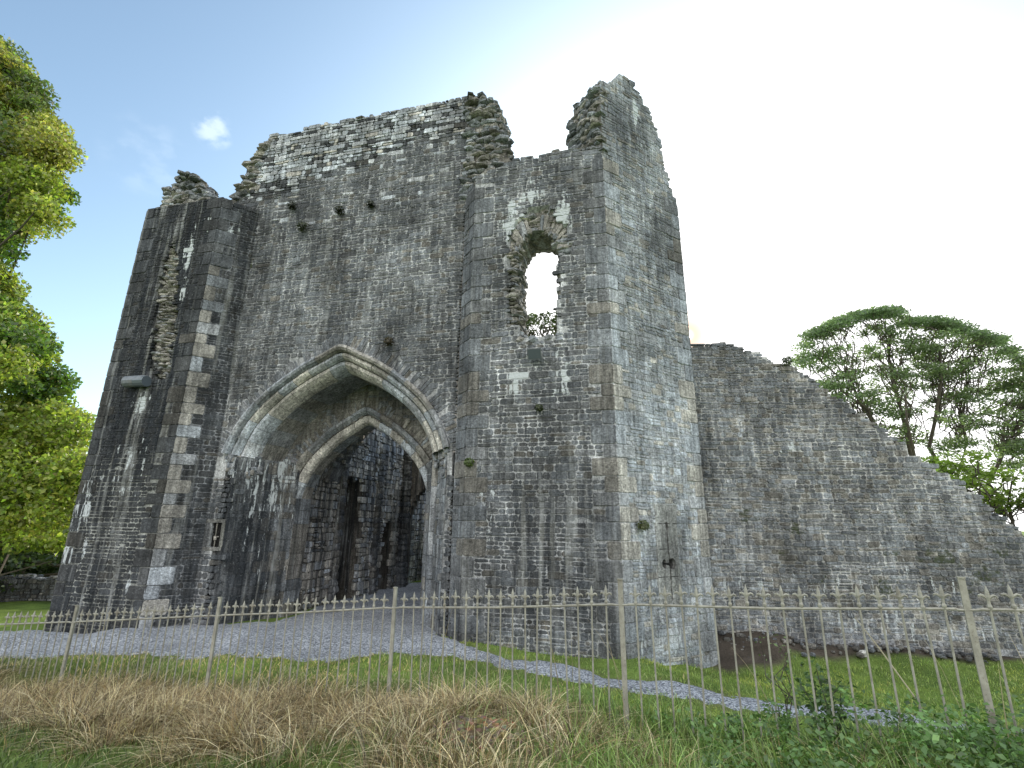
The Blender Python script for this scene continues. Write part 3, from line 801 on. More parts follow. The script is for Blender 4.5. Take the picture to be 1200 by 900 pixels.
# ------------------------------------------------------------------ curtain wall
cw = MB()
topW = ragged([(-.4, 5.8), (.2, 5.9), (.9, 5.98), (1.3, 5.85), (1.63, 5.72), (1.85, 5.5), (2.32, 5.42), (2.78, 4.97), (3.39, 4.4), (4.12, 3.77), (4.68, 3.25), (5.26, 2.9), (5.68, 2.35), (6.13, 1.94), (6.6, 1.55), (7.4, 1.0), (8.4, .35), (9, .1)], .035, .14, 19)
w_lime = gmask([(1.86, 3.62, .10, .16, .95), (2.05, 3.6, .06, .14, .95), (1.6, 3.6, .05, .1, .6), (2, .9, 4, .45, .42), (3, .2, 4, .4, .45)])
w_moss = gmask([(1.0, 2.2, .35, .25, .9), (1.9, 1.97, .3, .15, .9), (3.4, .9, .3, .3, 1.), (4.5, 1.5, .5, .3, 1.), (2.2, 1.0, .3, .2, .8), (3.0, 2.2, .4, .3, .6), (4.0, 2.2, .5, .3, .7), (5.3, 1.1, .4, .3, 1.), (5.7, 1.6, .4, .25, .9), (3.6, 1.5, .3, .2, .9), (1.5, 1.5, .3, .2, .7), (4.8, .9, .3, .2, .9), (3.2, 3.6, .9, .25, .45), (4.4, 2.8, .6, .2, .5), (1.9, 2.6, 1.6, .5, .35)])
def w_msk(u, z): return (w_lime(u, z), max(0, .12+.2*sn(u*1.4, z*.5, 8)), .9*w_moss(u, z)+(.3 if z > topW(u)-.35 else 0))
def w_col(u, z, r):
    m = .155+.03*sn(u, z*.8, 5)  # base tone raised to put the sun's haze into the wall
    if z < 1.6: m *= 1.35 if r.random() < .45 else .95
    if abs(u-.9) < .4 and z > 3.8: m *= 1.2
    return grey(m, .28, .2, r)
slab(cw, FW, -.4, 9, -.9, 6.2, .12, lambda u, z: z < topW(u)-.06, 1.1, lambda u, z: tuple(x*(.29+.08*sn(u*.8, z, 4)) for x in (1, 1, .98)), w_msk)
stones(cw, FW, -.35, 9, CRW, lambda u, z: z < topW(u), w_col, w_msk, seed=101, jit=.009, joint=.015, proud=.012, wav=.025, lmin=.07)
rubble_top(cw, FW, -.3, 8.8, topW, 1.05, 102, .15, 50, .6)
curtain = cw.build('curtain_wall', M['stone'], None, (3.83, 10.4, 0), loc=(3.83, 10.4, 0))
tag(curtain, 'grey rubble curtain wall sloping down to the right of the gatehouse', 'castle wall')

# ------------------------------------------------------------------ ground
GP = [(0, 0, .5), (-4, 0, .4), (4, 0, .6), (-4, 4.6, .08), (0, 3.84, .42), (3.4, 3.8, .48), (-.24, 4.5, .36), (2.7, 5.2, .2), (-9, 4, -.1), (8, 3, .5),
      (3.42, 4.0, .42), (1.05, 5.07, .24), (-1.38, 6.4, .02), (-3.9, 7.2, -.18), (-6.43, 8.0, -.33), (-9, 8.8, -.4), (-14, 9.5, -.45),
      (-8.1, 8.85, -.17), (-6.9, 8.96, -.12), (-5.4, 8.75, -.08), (-3.2, 8.3, 0), (-1.8, 8.34, .05), (-.46, 8.16, .08), (.04, 7.7, .05), (1.44, 6.93, 0), (3.0, 6.57, -.1), (5.25, 6.23, -.18), (8, 5.6, -.1),
      (-.48, 8.5, .12), (.54, 8.0, .08), (1.63, 7.77, 0), (3.45, 7.44, -.13), (5.9, 6.96, -.22), (8, 6.6, -.25), (-10.3, 11, -.17), (-9.0, 10.5, -.1), (-6.9, 10.0, .04), (-6.2, 10.5, .05), (-4.5, 9.9, .12), (-3.6, 9.8, .15), (-1.1, 9.2, .16), (-.8, 8.9, .15),
      (1.77, 8.2, .06), (2.7, 8.8, -.13), (3.6, 9.3, -.32), (3.56, 9.11, -.33), (4.0, 10.35, .0), (4.6, 10.25, .0), (4.2, 9.6, -.24), (3.98, 8.56, -.3), (6.24, 10.0, -.16), (9.4, 9.9, -.28), (6.0, 9.3, -.3), (5.6, 8.3, -.32), (8, 8.5, -.35), (12, 9, -.4), (12, 5, -.2),
      (-13.3, 14.1, -.35), (-12.4, 14.6, -.32), (-16, 15, -.4), (-20, 12, -.5), (-2, 12, .12), (-1, 16, .1), (0, 20, 0), (4, 14, 0), (8, 14, -.1), (14, 14, -.3), (-8, 16, -.2), (20, 20, -.4), (-20, 25, -.5), (0, 30, -.3), (20, 0, .3), (-20, 0, -.2)]
GP = np.array(GP)
def ground_z(x, y):
    x = np.asarray(x, float); y = np.asarray(y, float)
    d2 = (x[..., None]-GP[:, 0])**2+(y[..., None]-GP[:, 1])**2+.12
    w = d2**-1.9
    z = (w*GP[:, 2]).sum(-1)/w.sum(-1)
    far = np.clip((np.hypot(x, y-8)-24)/40, 0, 1)
    return z*(1-far)+(-.5)*far+.012*np.sin(x*3.1+y*1.7)+.01*np.sin(y*4.3-x*2.2)
def gz(x, y): return float(ground_z(np.array([x]), np.array([y]))[0])
def vnoise(x, y, s=1., seed=0):                  # value noise, numpy
    g = np.random.default_rng(1000+seed).random((64, 64))
    X, Y = x*s, y*s; i, j = np.floor(X).astype(int), np.floor(Y).astype(int); fx, fy = X-i, Y-j
    fx = fx*fx*(3-2*fx); fy = fy*fy*(3-2*fy)
    q = lambda a, b: g[a % 64, b % 64]
    return (q(i, j)*(1-fx)+q(i+1, j)*fx)*(1-fy)+(q(i, j+1)*(1-fx)+q(i+1, j+1)*fx)*fy
PF = np.array([(-16, 9.3), (-8.1, 8.9), (-6.9, 8.98), (-5.4, 8.8), (-3.2, 8.35), (-1.8, 8.36), (-.46, 8.14), (.04, 7.70), (1.44, 6.97), (3.0, 6.6), (5.25, 6.23), (9, 5.7), (14, 5.2)])
PB = np.array([(-16, 11.1), (-10.3, 11.0), (-9.1, 10.65), (-6.9, 10.15), (-6.2, 10.6), (-4.6, 10.6), (-4.4, 19), (-1.9, 19), (-1.3, 9.5), (-.85, 8.86), (-.55, 8.52), (-.3, 8.36), (.54, 7.95), (1.63, 7.52), (3.45, 7.10), (5.9, 6.66), (9, 6.2), (14, 6.0)])
def path_d(x, y):                                # > 0 inside the gravel
    f = np.interp(x, PF[:, 0], PF[:, 1]); b = np.interp(x, PB[:, 0], PB[:, 1])
    nz = (vnoise(x, y, 2.2, 1)-.5)*.22+(vnoise(x, y, 7, 2)-.5)*.20+(vnoise(x, y, 17, 22)-.5)*.10
    return np.minimum(y-f, b-y)+nz-.0
def dirt_d(x, y):                                # bare earth under the curtain wall
    edge = 10.35-.07*(x-4)
    t = np.interp(x, [3.2, 3.6, 4.2, 5.0, 6.2, 7.5, 9], [.9, 1.3, 1.1, .75, .6, .45, .3])
    return np.where((x > 3.0) & (y < 11), t-(edge-y), -1)+(vnoise(x, y, 3, 3)-.5)*.35
fx = np.arange(-16, 14.01, .14); fy = np.arange(0, 22.01, .14)
ex = np.geomspace(.3, 900, 26)
gx = np.concatenate([-16-ex[::-1], fx, 14+ex]); gy = np.concatenate([-ex[::-1][:], fy, 22+ex])
X, Y = np.meshgrid(gx, gy, indexing='ij')
Z = ground_z(X.ravel(), Y.ravel()).reshape(X.shape)
dd = dirt_d(X, Y); pp = path_d(X, Y)
talus = np.clip(dd, 0, .6)*.13*(X < 6.4)+np.clip(dd, 0, .6)*.15*(X >= 6.4)
Z += talus*np.clip((14-X), 0, 1)*(vnoise(X, Y, 5, 4)*.5+.75)
nz = vnoise(X, Y, 1.2, 5); nf = vnoise(X, Y, 6, 6)
green = np.stack([.10+.06*nf, .155+.07*nf, .04+.01*nf], -1)*(.8+.5*nz[..., None])
straw = np.stack([.12+0*nf, .095+0*nf, .05+0*nf], -1)*(.6+.7*nf[..., None])
earth = np.stack([.075+0*nf, .062+0*nf, .05+0*nf], -1)*(.6+.8*nf[..., None])
c = green.copy()
fence_y = np.interp(X, [-14, -9.0, -6.43, -3.9, -1.38, 1.05, 3.42, 6], [9.6, 8.75, 8.0, 7.2, 6.4, 5.07, 4.0, 3.1])
strawm = np.clip(1.3-np.abs(Y-fence_y+.35)/.9, 0, 1)*np.clip((2.2-X)/1.5, 0, 1)*(.35+.65*nz)
c = c*(1-strawm[..., None])+straw*strawm[..., None]
edge = np.clip(1-np.abs(pp)/.16, 0, 1)*(.3+.6*nf)*(Y < 10)
c = c*(1-edge[..., None])+np.array([.16, .135, .085])*edge[..., None]
dk = np.clip(dd*5, 0, 1)
c = c*(1-dk[..., None])+earth*dk[..., None]
mole = np.clip(1.25-np.hypot((X+.25)/.42, (Y-4.5)/.36)+(vnoise(X, Y, 6, 14)-.5)*.9, 0, 1)
c = c*(1-np.clip(mole*2, 0, 1)[..., None])+np.array([.15, .105, .065])*np.clip(mole*2, 0, 1)[..., None]
Z += np.clip(mole, 0, 1)*.10
nX, nY = X.shape
V = np.stack([X.ravel(), Y.ravel(), Z.ravel()], -1)
idx = np.arange(nX*nY).reshape(nX, nY)
Q = np.stack([idx[:-1, :-1].ravel(), idx[1:, :-1].ravel(), idx[1:, 1:].ravel(), idx[:-1, 1:].ravel()], -1)
gr = np_mesh('ground', V, Q, c.reshape(-1, 3), M['ground'], smooth=True)
tag(gr, kind='structure')
# gravel sheet
px = np.arange(-16, 13.9, .07); py = np.arange(5.0, 18.0, .07)
X2, Y2 = np.meshgrid(px, py, indexing='ij'); D2 = path_d(X2, Y2)
Zp = ground_z(X2.ravel(), Y2.ravel()).reshape(X2.shape)+np.clip(D2*.25, -.05, .022)+(vnoise(X2, Y2, 9, 8)-.5)*.008
keep = D2 > -.12
idx2 = np.arange(X2.size).reshape(X2.shape)
kq = keep[:-1, :-1] & keep[1:, :-1] & keep[1:, 1:] & keep[:-1, 1:]
Q2 = np.stack([idx2[:-1, :-1][kq], idx2[1:, :-1][kq], idx2[1:, 1:][kq], idx2[:-1, 1:][kq]], -1)
V2 = np.stack([X2.ravel(), Y2.ravel(), Zp.ravel()], -1)
used = np.unique(Q2); remap = -np.ones(len(V2), int); remap[used] = np.arange(len(used))
gp = np_mesh('gravel_path', V2[used], remap[Q2], np.full((len(used), 3), .3), M['gravel'], smooth=True)
tag(gp, kind='structure')

# ------------------------------------------------------------------ grass
def blades(name, pos, h, w, bend, cols, mat, seg=3, yaw=None, drop=0.):
    """pos (N,3); h, w, bend (N,), cols (N,3): one curved blade each"""
    N = len(pos); g = np.random.default_rng(len(pos))
    yaw = g.uniform(0, 2*np.pi, N) if yaw is None else yaw
    dx, dy = np.cos(yaw), np.sin(yaw); fa = g.uniform(0, 2*np.pi, N); wx, wy = np.cos(fa), np.sin(fa)
    vs = np.zeros((N, (seg+1)*2, 3)); cs = np.zeros((N, (seg+1)*2, 3))
    for k in range(seg+1):
        t = k/seg
        out = bend*h*t**1.8; up = h*(t-.45*np.clip(bend, 0, 1.6)*t**2.2)
        cx = pos[:, 0]+dx*out; cy = pos[:, 1]+dy*out; cz = pos[:, 2]+up
        hw = w*(1-.85*t**1.5)*.5
        for s, sg in ((0, -1), (1, 1)):
            vs[:, 2*k+s, 0] = cx+sg*wx*hw; vs[:, 2*k+s, 1] = cy+sg*wy*hw; vs[:, 2*k+s, 2] = cz
            cs[:, 2*k+s] = cols*(.55+.55*t)
    n = (seg+1)*2; base = (np.arange(N)*n)[:, None]
    Q = np.concatenate([base+np.array([2*k, 2*k+1, 2*k+3, 2*k+2]) for k in range(seg)], 0)
    return np_mesh(name, vs.reshape(-1, 3), Q, cs.reshape(-1, 3), mat)

def scatter(N, x0, x1, y0, y1, dens, seed):
    g = np.random.default_rng(seed); x = g.uniform(x0, x1, N); y = g.uniform(y0, y1, N)
    k = g.random(N) < dens(x, y); x, y = x[k], y[k]
    return np.stack([x, y, ground_z(x, y)-.01], -1), g
fyl = lambda x: np.interp(x, [-14, -9.0, -6.43, -3.9, -1.38, 1.05, 3.42, 6], [9.6, 8.75, 8.0, 7.2, 6.4, 5.07, 4.0, 3.1])
def cmix(g, N, a, b, s=.25):
    t = g.random(N)[:, None]; c = np.array(a)*(1-t)+np.array(b)*t
    return c*np.exp(g.normal(0, s, N))[:, None]
# mown lawn beyond the fence
def d_lawn(x, y):
    ok = (path_d(x, y) < .02) & (y > fyl(x)+.1) & (dirt_d(x, y) < .08)
    wl = (x > -9.2) & (x < 3.6) & (y > np.interp(x, [-9.2, -7, -6.2, -1, -.82, 1.77, 3.6], [10.7, 10.2, 10.6, 9.4, 8.95, 8.3, 9.4])) & (y < 20)
    return np.where(ok & ~wl, .45+.55*vnoise(x, y, 2.5, 11), 0)
pos, g = scatter(150000, -14, 9.5, 4.0, 10.4, d_lawn, 21); N = len(pos)
lc = np.where((g.random(N) < np.clip(1.0-np.abs(pos[:, 1]-fyl(pos[:, 0])-.3)*.7, 0.05, .75)*np.clip((3.0-pos[:, 0])/2, .1, 1))[:, None], cmix(g, N, (.40, .34, .2), (.62, .54, .34)), cmix(g, N, (.15, .25, .045), (.36, .43, .13)))
lv = vnoise(pos[:, 0], pos[:, 1], 1.3, 44)*.6+vnoise(pos[:, 0], pos[:, 1], 4.5, 45)*.4
lc = 1.25*lc; lc = lc*(.55+.8*lv)[:, None]*np.where(lv > .58, 1., 0)[:, None]*np.array([1.18, 1.0, .9])+lc*(.55+.8*lv)[:, None]*np.where(lv > .58, 0., 1)[:, None]
lawn = blades('lawn_grass', pos, g.uniform(.03, .085, N), g.uniform(.006, .012, N), g.uniform(.1, .9, N), lc, M['grass'], 2)
tag(lawn, 'short green mown grass between the path and the walls', 'grass', kind='stuff')
# rough green grass on the near bank
def d_bank(x, y):
    f = fyl(x)
    return np.where((y < f+.55) & (y > 2.2) & (path_d(x, y) < -.03), np.where(x > .5, .95, np.where(f-y > np.interp(x, [-6, -3, -1.6, -.8, .2, .5], [2.05, 2.05, 2.2, 3.0, 3.0, 1.0]), .9, .22))*(.35+.9*vnoise(x, y, 1.6, 15)), 0)
pos, g = scatter(120000, -9.5, 6.0, 2.2, 9.0, d_bank, 22); N = len(pos)
b1 = blades('bank_grass', pos, g.uniform(.10, .34, N)*np.interp(pos[:, 0], [-2, -.5, .5], [.5, .75, 1.05]), g.uniform(.006, .012, N), g.uniform(.2, 1.1, N), cmix(g, N, (.12, .23, .04), (.34, .42, .13), .3)*np.interp(pos[:, 0], [-2, -.5, .6], [.5, .7, 1.])[:, None], M['grass'], 3)
tag(b1, 'rough green grass on the bank in front of the railing', 'grass', kind='stuff')
# dead straw coloured grass: tussocks whose blades fall outwards, over a thatch of short dead blades
def d_straw(x, y):
    f = fyl(x); q = f-y
    m = np.where(q < .5, np.exp(-((q-.5)/.34)**2), np.exp(-((q-.5)/np.interp(x, [-6, -3, -1.6, -.8, .2, 1], [1.5, 1.5, 1.6, 2.3, 2.3, .9]))**6))
    m = m*np.interp(x, [-9, -7, -5, -3, -.3, .3, .8, 1.6, 3.5], [.5, .8, 1, 1, .9, .55, .2, .10, .07])*np.clip(2.6*vnoise(x, y, 1.9, 33)-.45, .08, 1)
    return m*np.where(np.hypot((x+.25)/.5, (y-4.45)/.42) < 1, .07, 1)
def straw_cols(g, N):
    k = g.random(N)[:, None]
    return np.where(k < .34, cmix(g, N, (.80, .70, .48), (.95, .88, .68), .22), np.where(k < .62, cmix(g, N, (.38, .28, .155), (.54, .41, .25), .28), cmix(g, N, (.10, .075, .04), (.2, .15, .08), .3)))
cen, g = scatter(12000, -9.5, 4.2, 2.6, 9.0, d_straw, 23)
rep = g.integers(14, 60, len(cen)); pos = np.repeat(cen, rep, 0); N = len(pos)
hh = np.repeat(g.uniform(.14, .44, len(cen)), rep)*g.uniform(.4, 1.2, N); yw = g.uniform(0, 2*np.pi, N); rr = .16*np.sqrt(g.random(N))
lean = np.repeat(g.uniform(0, 2*np.pi, len(cen)), rep)
yw = np.where(g.random(N) < .45, lean+g.normal(0, .6, N), yw)
pos = pos+np.stack([np.cos(yw)*rr, np.sin(yw)*rr, 0*rr], -1)
b2 = blades('dead_grass', pos, hh, g.uniform(.004, .0085, N), np.abs(g.normal(1.05, .6, N))+.1, straw_cols(g, N)*np.array([1.03, .95, .82])*np.repeat(g.uniform(.6, 1.2, len(cen)), rep)[:, None], M['grass'], 4, yw)
tag(b2, 'tangled straw coloured dead grass along the foot of the railing', 'grass', kind='stuff')
# a few tall seeding stems
def d_tall(x, y): return np.exp(-((fyl(x)-y-.05)/.35)**2)*np.interp(x, [-7, -3, -1.8, -1.2, -.4, .3, .8, 3], [.12, .25, .3, 1, 1, .5, .12, .1])
pos, g = scatter(1900, -7.5, 4, 3.5, 8.5, d_tall, 24); N = len(pos)
b3 = blades('seeding_grass', pos, g.uniform(.6, 1.15, N), g.uniform(.006, .010, N), g.uniform(.05, .5, N), cmix(g, N, (.36, .29, .17), (.48, .42, .28), .15), M['grass'], 5)
tag(b3, 'tall pale seeding grass stems standing among the railings', 'grass', kind='stuff')

# ------------------------------------------------------------------ leaves
def leaf_mesh(name, P, size, cols, mat, parent, seed, flat=.0, aspect=.62):
    g = np.random.default_rng(seed); N = len(P)
    n = g.normal(0, 1, (N, 3)); n[:, 2] = np.abs(n[:, 2])+flat; n /= np.linalg.norm(n, axis=1)[:, None]
    a = g.normal(0, 1, (N, 3)); a -= (a*n).sum(1)[:, None]*n; a /= np.linalg.norm(a, axis=1)[:, None]; b = np.cross(n, a)
    s = (size*g.uniform(.6, 1.3, N))[:, None]
    vs = np.stack([P-a*s*.5, P+b*s*aspect*.5+n*s*.08, P+a*s*.5-n*s*.05, P-b*s*aspect*.5+n*s*.08], 1)
    Q = np.arange(N*4).reshape(N, 4)
    return np_mesh(name, vs.reshape(-1, 3), Q, np.repeat(cols, 4, 0), mat, parent)

def limb(mb, a, b, r0, r1, g, wob=.12, n=5, sides=7, col=(.1, .09, .07), sag=0.):
    a, b = np.array(a, float), np.array(b, float); L = np.linalg.norm(b-a); pts = []; rad = []
    for k in range(n+1):
        t = k/n; p = a+(b-a)*t
        if 0 < k < n: p = p+g.normal(0, wob*L*.12, 3)
        p[2] += sag*L*math.sin(math.pi*t)
        pts.append(p); rad.append(r0+(r1-r0)*t)
    tube(mb, pts, rad, col, sides); return pts

def cluster_points(g, c, rad, n, shell=.5):
    d = g.normal(0, 1, (n, 3)); d /= np.linalg.norm(d, axis=1)[:, None]
    rr = g.random(n)**shell
    return np.array(c)+d*rr[:, None]*np.array(rad)

# big tree at the left, lit from behind
lt_base = (-19.0, 15.5, gz(-19, 15.5))
lt = thing('broadleaf_tree', 'tall yellow-green leafy tree left of the gatehouse', 'tree', lt_base)
g = np.random.default_rng(31)
lump = []
sil = [(.8, -12.0), (1.3, -12.1), (2.45, -12.2), (3.65, -12.3), (4.9, -13.1), (6.2, -14.2), (7.5, -14.8), (8.3, -16.0), (10.0, -17.0), (11.1, -16.7), (12.4, -15.4), (13.6, -15.8), (14.5, -15.8), (16.1, -17.3), (17.5, -17.9), (18.8, -19.0), (19.7, -20.4), (20.6, -20.8)]
sz_, sx_ = [q[0] for q in sil], [q[1] for q in sil]
for k in range(210):                             # sprays along the edge that shows, then the bulk behind
    z = g.uniform(.8, 20.4); rd = g.uniform(.25, .85); xe = np.interp(z, sz_, sx_)-rd*.75+g.normal(0, .30)-(g.random() < .5)*g.uniform(0, 2.2)
    yy = 14.5+g.normal(0, .7); f_ = yy/14.5; lump.append(((xe*f_, yy, 2+(z-2)*f_), (rd*1.2, rd*1.1, rd*.85), 1.3))
for k in range(64):
    z = g.uniform(.9, 20); xe = np.interp(z, sz_, sx_); w = 9*math.sqrt(max(.1, 1-((z-10)/12)**2)); rd = g.uniform(.9, 1.8)
    yy = 15.5+g.uniform(-2.5, 3.5); f_ = yy/14.5; lump.append((((xe-1.7)*f_-g.random()*w, yy, 2+(z-2)*f_), (rd*1.1, rd, rd*.85), .75))
P = []; C = []
for c_, rd, k in lump:
    n = int(1500*rd[0]**2*k*.8); p = cluster_points(g, c_, rd, n, .62); P.append(p)
    base = np.array([.26, .30, .06]) if g.random() < .55 else (np.array([.10, .16, .035]) if g.random() < .75 else np.array([.28, .30, .07]))
    if c_[2] > 13: base = base*np.array([1.1, .92, 1.2])
    C.append(base*np.exp(g.normal(0, .36, n))[:, None]*np.exp(g.normal(0, .08, (n, 3))))
P = np.concatenate(P); C = np.concatenate(C); kk = P[:, 2] > 1.3+.2*np.sin(P[:, 0]*3); P, C = P[kk], C[kk]
leaf_mesh('crown', P-np.array(lt_base), .135, C, M['leaf'], lt, 32)
tb = MB(); limb(tb, lt_base, (-18.8, 15.5, 8), .55, .35, g); limb(tb, (-18.8, 15.5, 8), (-18.5, 15.2, 18), .35, .06, g)
for c_, rd, k in lump[::2]:
    z0 = max(1.5, c_[2]-g.uniform(1.5, 4)); limb(tb, (-18.8, 15.5, min(z0, 16)), c_, .08, .012, g, .5, 5, 5)
tb.build('trunk', M['bark'], lt, lt_base)

# bright young trees low at the left, behind the far stone wall
def bush(name, label, cat, x, y, w, h, n, col, size, seed, mat='leaf', shell=.5, group=None, lumps=9):
    b = (x, y, gz(x, y)); t = thing(name, label, cat, b, group); g = np.random.default_rng(seed); P = []; C = []; sm = MB()
    for k in range(lumps):
        c_ = np.array([x+g.uniform(-.5, .5)*w*.75, y+g.uniform(-.4, .4)*w*.7, b[2]+h*g.uniform(.3, .85)]); rd = np.array([w*.24, w*.24, h*.18])*g.uniform(.8, 1.3)
        m = n//lumps; P.append(cluster_points(g, c_, rd, m, shell)); C.append(np.array(col)*g.uniform(.65, 1.35)*np.exp(g.normal(0, .25, m))[:, None])
        limb(sm, b, c_, .03+.012*h, .012, g, .5, 4, 5)
    leaf_mesh('foliage', np.concatenate(P)-np.array(b), size, np.concatenate(C), M[mat], t, seed+1)
    sm.build('stem', M['bark'], t, b)
    return t
bush('bush', 'bright yellow-green sunlit bush behind the wooden rail fence', 'bush', -16.5, 20.0, 6.0, 5.0, 16000, (.24, .27, .04), .15, 41)
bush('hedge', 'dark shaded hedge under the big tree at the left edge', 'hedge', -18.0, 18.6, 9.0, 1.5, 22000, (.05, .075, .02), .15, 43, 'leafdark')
# the distant rail fence and low wall
rf = thing('rail_fence', 'dark two-rail wooden fence behind the low stone wall', 'fence', (-15.5, 17.2, -.4))
a, b = np.array((-22, 17.4)), np.array((-9.6, 16.9))
for zz in (1.05, .72):
    m = MB(); limb(m, (*a, zz-.4), (*b, zz-.4), .055, .05, g, .05, 8, 6); m.build('rail', M['wood'], rf, (-15.5, 17.2, -.4))
for k in range(7):
    p = a+(b-a)*k/6; m = MB(); limb(m, (*p, -.6), (*p, .85), .08, .07, g, .02, 3, 6); m.build('post', M['wood'], rf, (-15.5, 17.2, -.4))
FB = mkface((-22, 16.3), (-9.8, 15.9)); lw = MB(); topL = ragged([(0, .28), (20, .30)], .05, .3, 4)
slab(lw, FB, 0, FB.L, -.8, .4, .15, lambda u, z: z < topL(u)-.05, .5, (.05, .05, .048), lambda u, z: (0, .3, .2))
stones(lw, FB, 0, FB.L, courses(-.7, .4, .11, random.Random(4)), lambda u, z: z < topL(u), lambda u, z, r: grey(.10, .4, .3, r), lambda u, z: (0, .4, .3), seed=111, proud=.03, joint=.03)
rubble_top(lw, FB, 0, FB.L, topL, .5, 112, .2, 30, .5)
tag(lw.build('boundary_wall', M['stone'], None, (-15.9, 16.1, -.4), loc=(-15.9, 16.1, -.4)), 'low dark drystone wall at the far left', 'wall')

# sycamore on the right, against the sun
def spreading_tree(name, label, base, stems, pads, leafn, size, col, seed, mat='leafdark', flat=.5, trunk_r=.4, twigs=3, skip=0.):
    t = thing(name, label, 'tree', base); g = np.random.default_rng(seed); sm = MB(); P = []; C = []
    b = np.array(base, float); tops = []
    for s in stems:
        s = np.array(s, float); pts = limb(sm, b, s, trunk_r, trunk_r*.35, g, .25, 6, 8); tops.append(s)
    tops = np.array(tops)
    for c_, rd in pads:
        c_ = np.array(c_, float); rd = np.array(rd, float)
        n = int(leafn*rd[0]*rd[1]); p = cluster_points(g, c_, rd, n, .55)
        P.append(p); C.append(np.array(col)*g.uniform(.7, 1.35)*np.exp(g.normal(0, .25, n))[:, None])
        if g.random() < skip: continue
        d = np.linalg.norm((tops-c_)*np.array([1, 1, .6]), axis=1); s = tops[int(np.argmin(d))]
        q = s-(s-b)*g.uniform(0, .35)
        mid = limb(sm, q, c_-np.array([0, 0, rd[2]*.5]), trunk_r*.20, .015, g, .6, 6, 5, sag=.05)
        for _ in range(twigs):
            e = c_+g.normal(0, .55, 3)*rd; limb(sm, mid[g.integers(3, 6)], e, .035, .008, g, .5, 3, 4)
    P = np.concatenate(P); C = np.concatenate(C)
    leaf_mesh('crown', P-b, size, C, M[mat], t, seed+1, flat)
    sm.build('trunk', M['bark'], t, base)
    return t
g = np.random.default_rng(51); pads = []
sycx, sycz = [17.1, 17.9, 20.1, 22.1, 23.4, 24.1, 25.7, 27.6, 29.3, 30.7, 32.5], [11.4, 13.2, 14.4, 14.9, 15.0, 14.3, 14.4, 13.7, 13.1, 11.8, 9.8]
for k in range(660):                             # leaf pads under the domed outline, with gaps
    x = g.uniform(17.2, 32.3); top = np.interp(x, sycx, sycz); rd = g.uniform(.3, .75)
    q = g.random(); z = top-rd*.3-(0 if k < 210 else g.random()**.85*min(8.2, top-5.2))
    if k >= 210 and g.random() < .16*max(0, (12-z)/5): continue
    yy = 28+g.uniform(-2.2, 2.2); pads.append(((x*yy/28, yy, 2+(z-2)*yy/28), (rd*1.35, rd*1.35, rd*.46)))
spreading_tree('sycamore_tree', 'large spreading dark green tree with visible branches beyond the curtain wall', (22.8, 28, -.4),
               [(18.6, 27, 9.5), (20.6, 29, 11.5), (22.6, 28, 12.5), (24.8, 27, 12), (27.4, 28.5, 10.5), (21.4, 26, 9), (30, 28, 9.0)], pads, 235, .15, (.17, .215, .135), 52, 'leaf', .5, .15, 1, .55)  # leaf colour greyed and lightened to carry the haze against the sun
g = np.random.default_rng(61); pads = []
for k in range(70):
    x = 17.4+g.uniform(-3.2, 4.2); z = 4.5-.26*abs(x-16.4)+g.uniform(-3.2, .1); pads.append(((x, 18.5+g.uniform(-1, 1.4), z), (g.uniform(.4, .85), .7, .30)))
spreading_tree('young_tree', 'lower yellow-green tree at the right edge above the wall', (18.2, 18.6, -.4), [(17.0, 18.4, 2.4), (18.4, 18.8, 2.8), (19.6, 18.6, 2.4)], pads, 420, .17, (.19, .24, .06), 62, 'leaf', .6, .12)
g = np.random.default_rng(71); pads = []
for k in range(22):
    pads.append(((1.5+g.normal(0, 1.3), 22+g.normal(0, 1), 11.9-abs(g.normal(0, .9))), (g.uniform(.35, .75), .6, .25)))
spreading_tree('slender_tree', 'thin pale-leaved tree seen through the ragged window hole', (1.6, 22.5, -.2), [(1.0, 22, 9.5), (1.8, 22.4, 10.3), (2.4, 22, 9.6)], pads, 260, .17, (.07, .09, .04), 72, 'leafdark', .4, .16)

# ------------------------------------------------------------------ railing
RX = [(-9.0, 8.75, .50), (-6.434, 8.0, .709), (-3.895, 7.2, .952), (-1.375, 6.4, 1.193), (1.055, 5.07, 1.443), (3.417, 4.0, 1.586), (5.9, 3.15, 1.70)]
rb = (RX[3][0], RX[3][1], 0.)
rail = thing('iron_railing', 'low pale painted iron railing with spear finials along the bank', 'railing', rb)
def box(mb, c, sx, sy, sz, yaw, col=(.3, .3, .3)):
    ca, sa = math.cos(yaw), math.sin(yaw); vs = []
    for k in (-.5, .5):
        for a_, b_ in ((-.5, -.5), (.5, -.5), (.5, .5), (-.5, .5)):
            x, y = a_*sx, b_*sy; vs.append((c[0]+x*ca-y*sa, c[1]+x*sa+y*ca, c[2]+k*sz))
    mb.add(vs, [(3, 2, 1, 0), (4, 5, 6, 7), (0, 1, 5, 4), (1, 2, 6, 5), (2, 3, 7, 6), (3, 0, 4, 7)], col)
def post_mesh():
    m = MB(); box(m, (0, 0, -.62), .046, .012, 1.36, 0); box(m, (0, .018, -.62), .010, .036, 1.36, 0)   # T iron
    box(m, (0, .0, .062), .050, .030, .012, 0)
    return m
def pale_mesh():
    m = MB(); tube(m, [(0, 0, -1.3), (0, 0, -.165)], [.0085, .0085], (.3, .3, .3), 6)
    return m
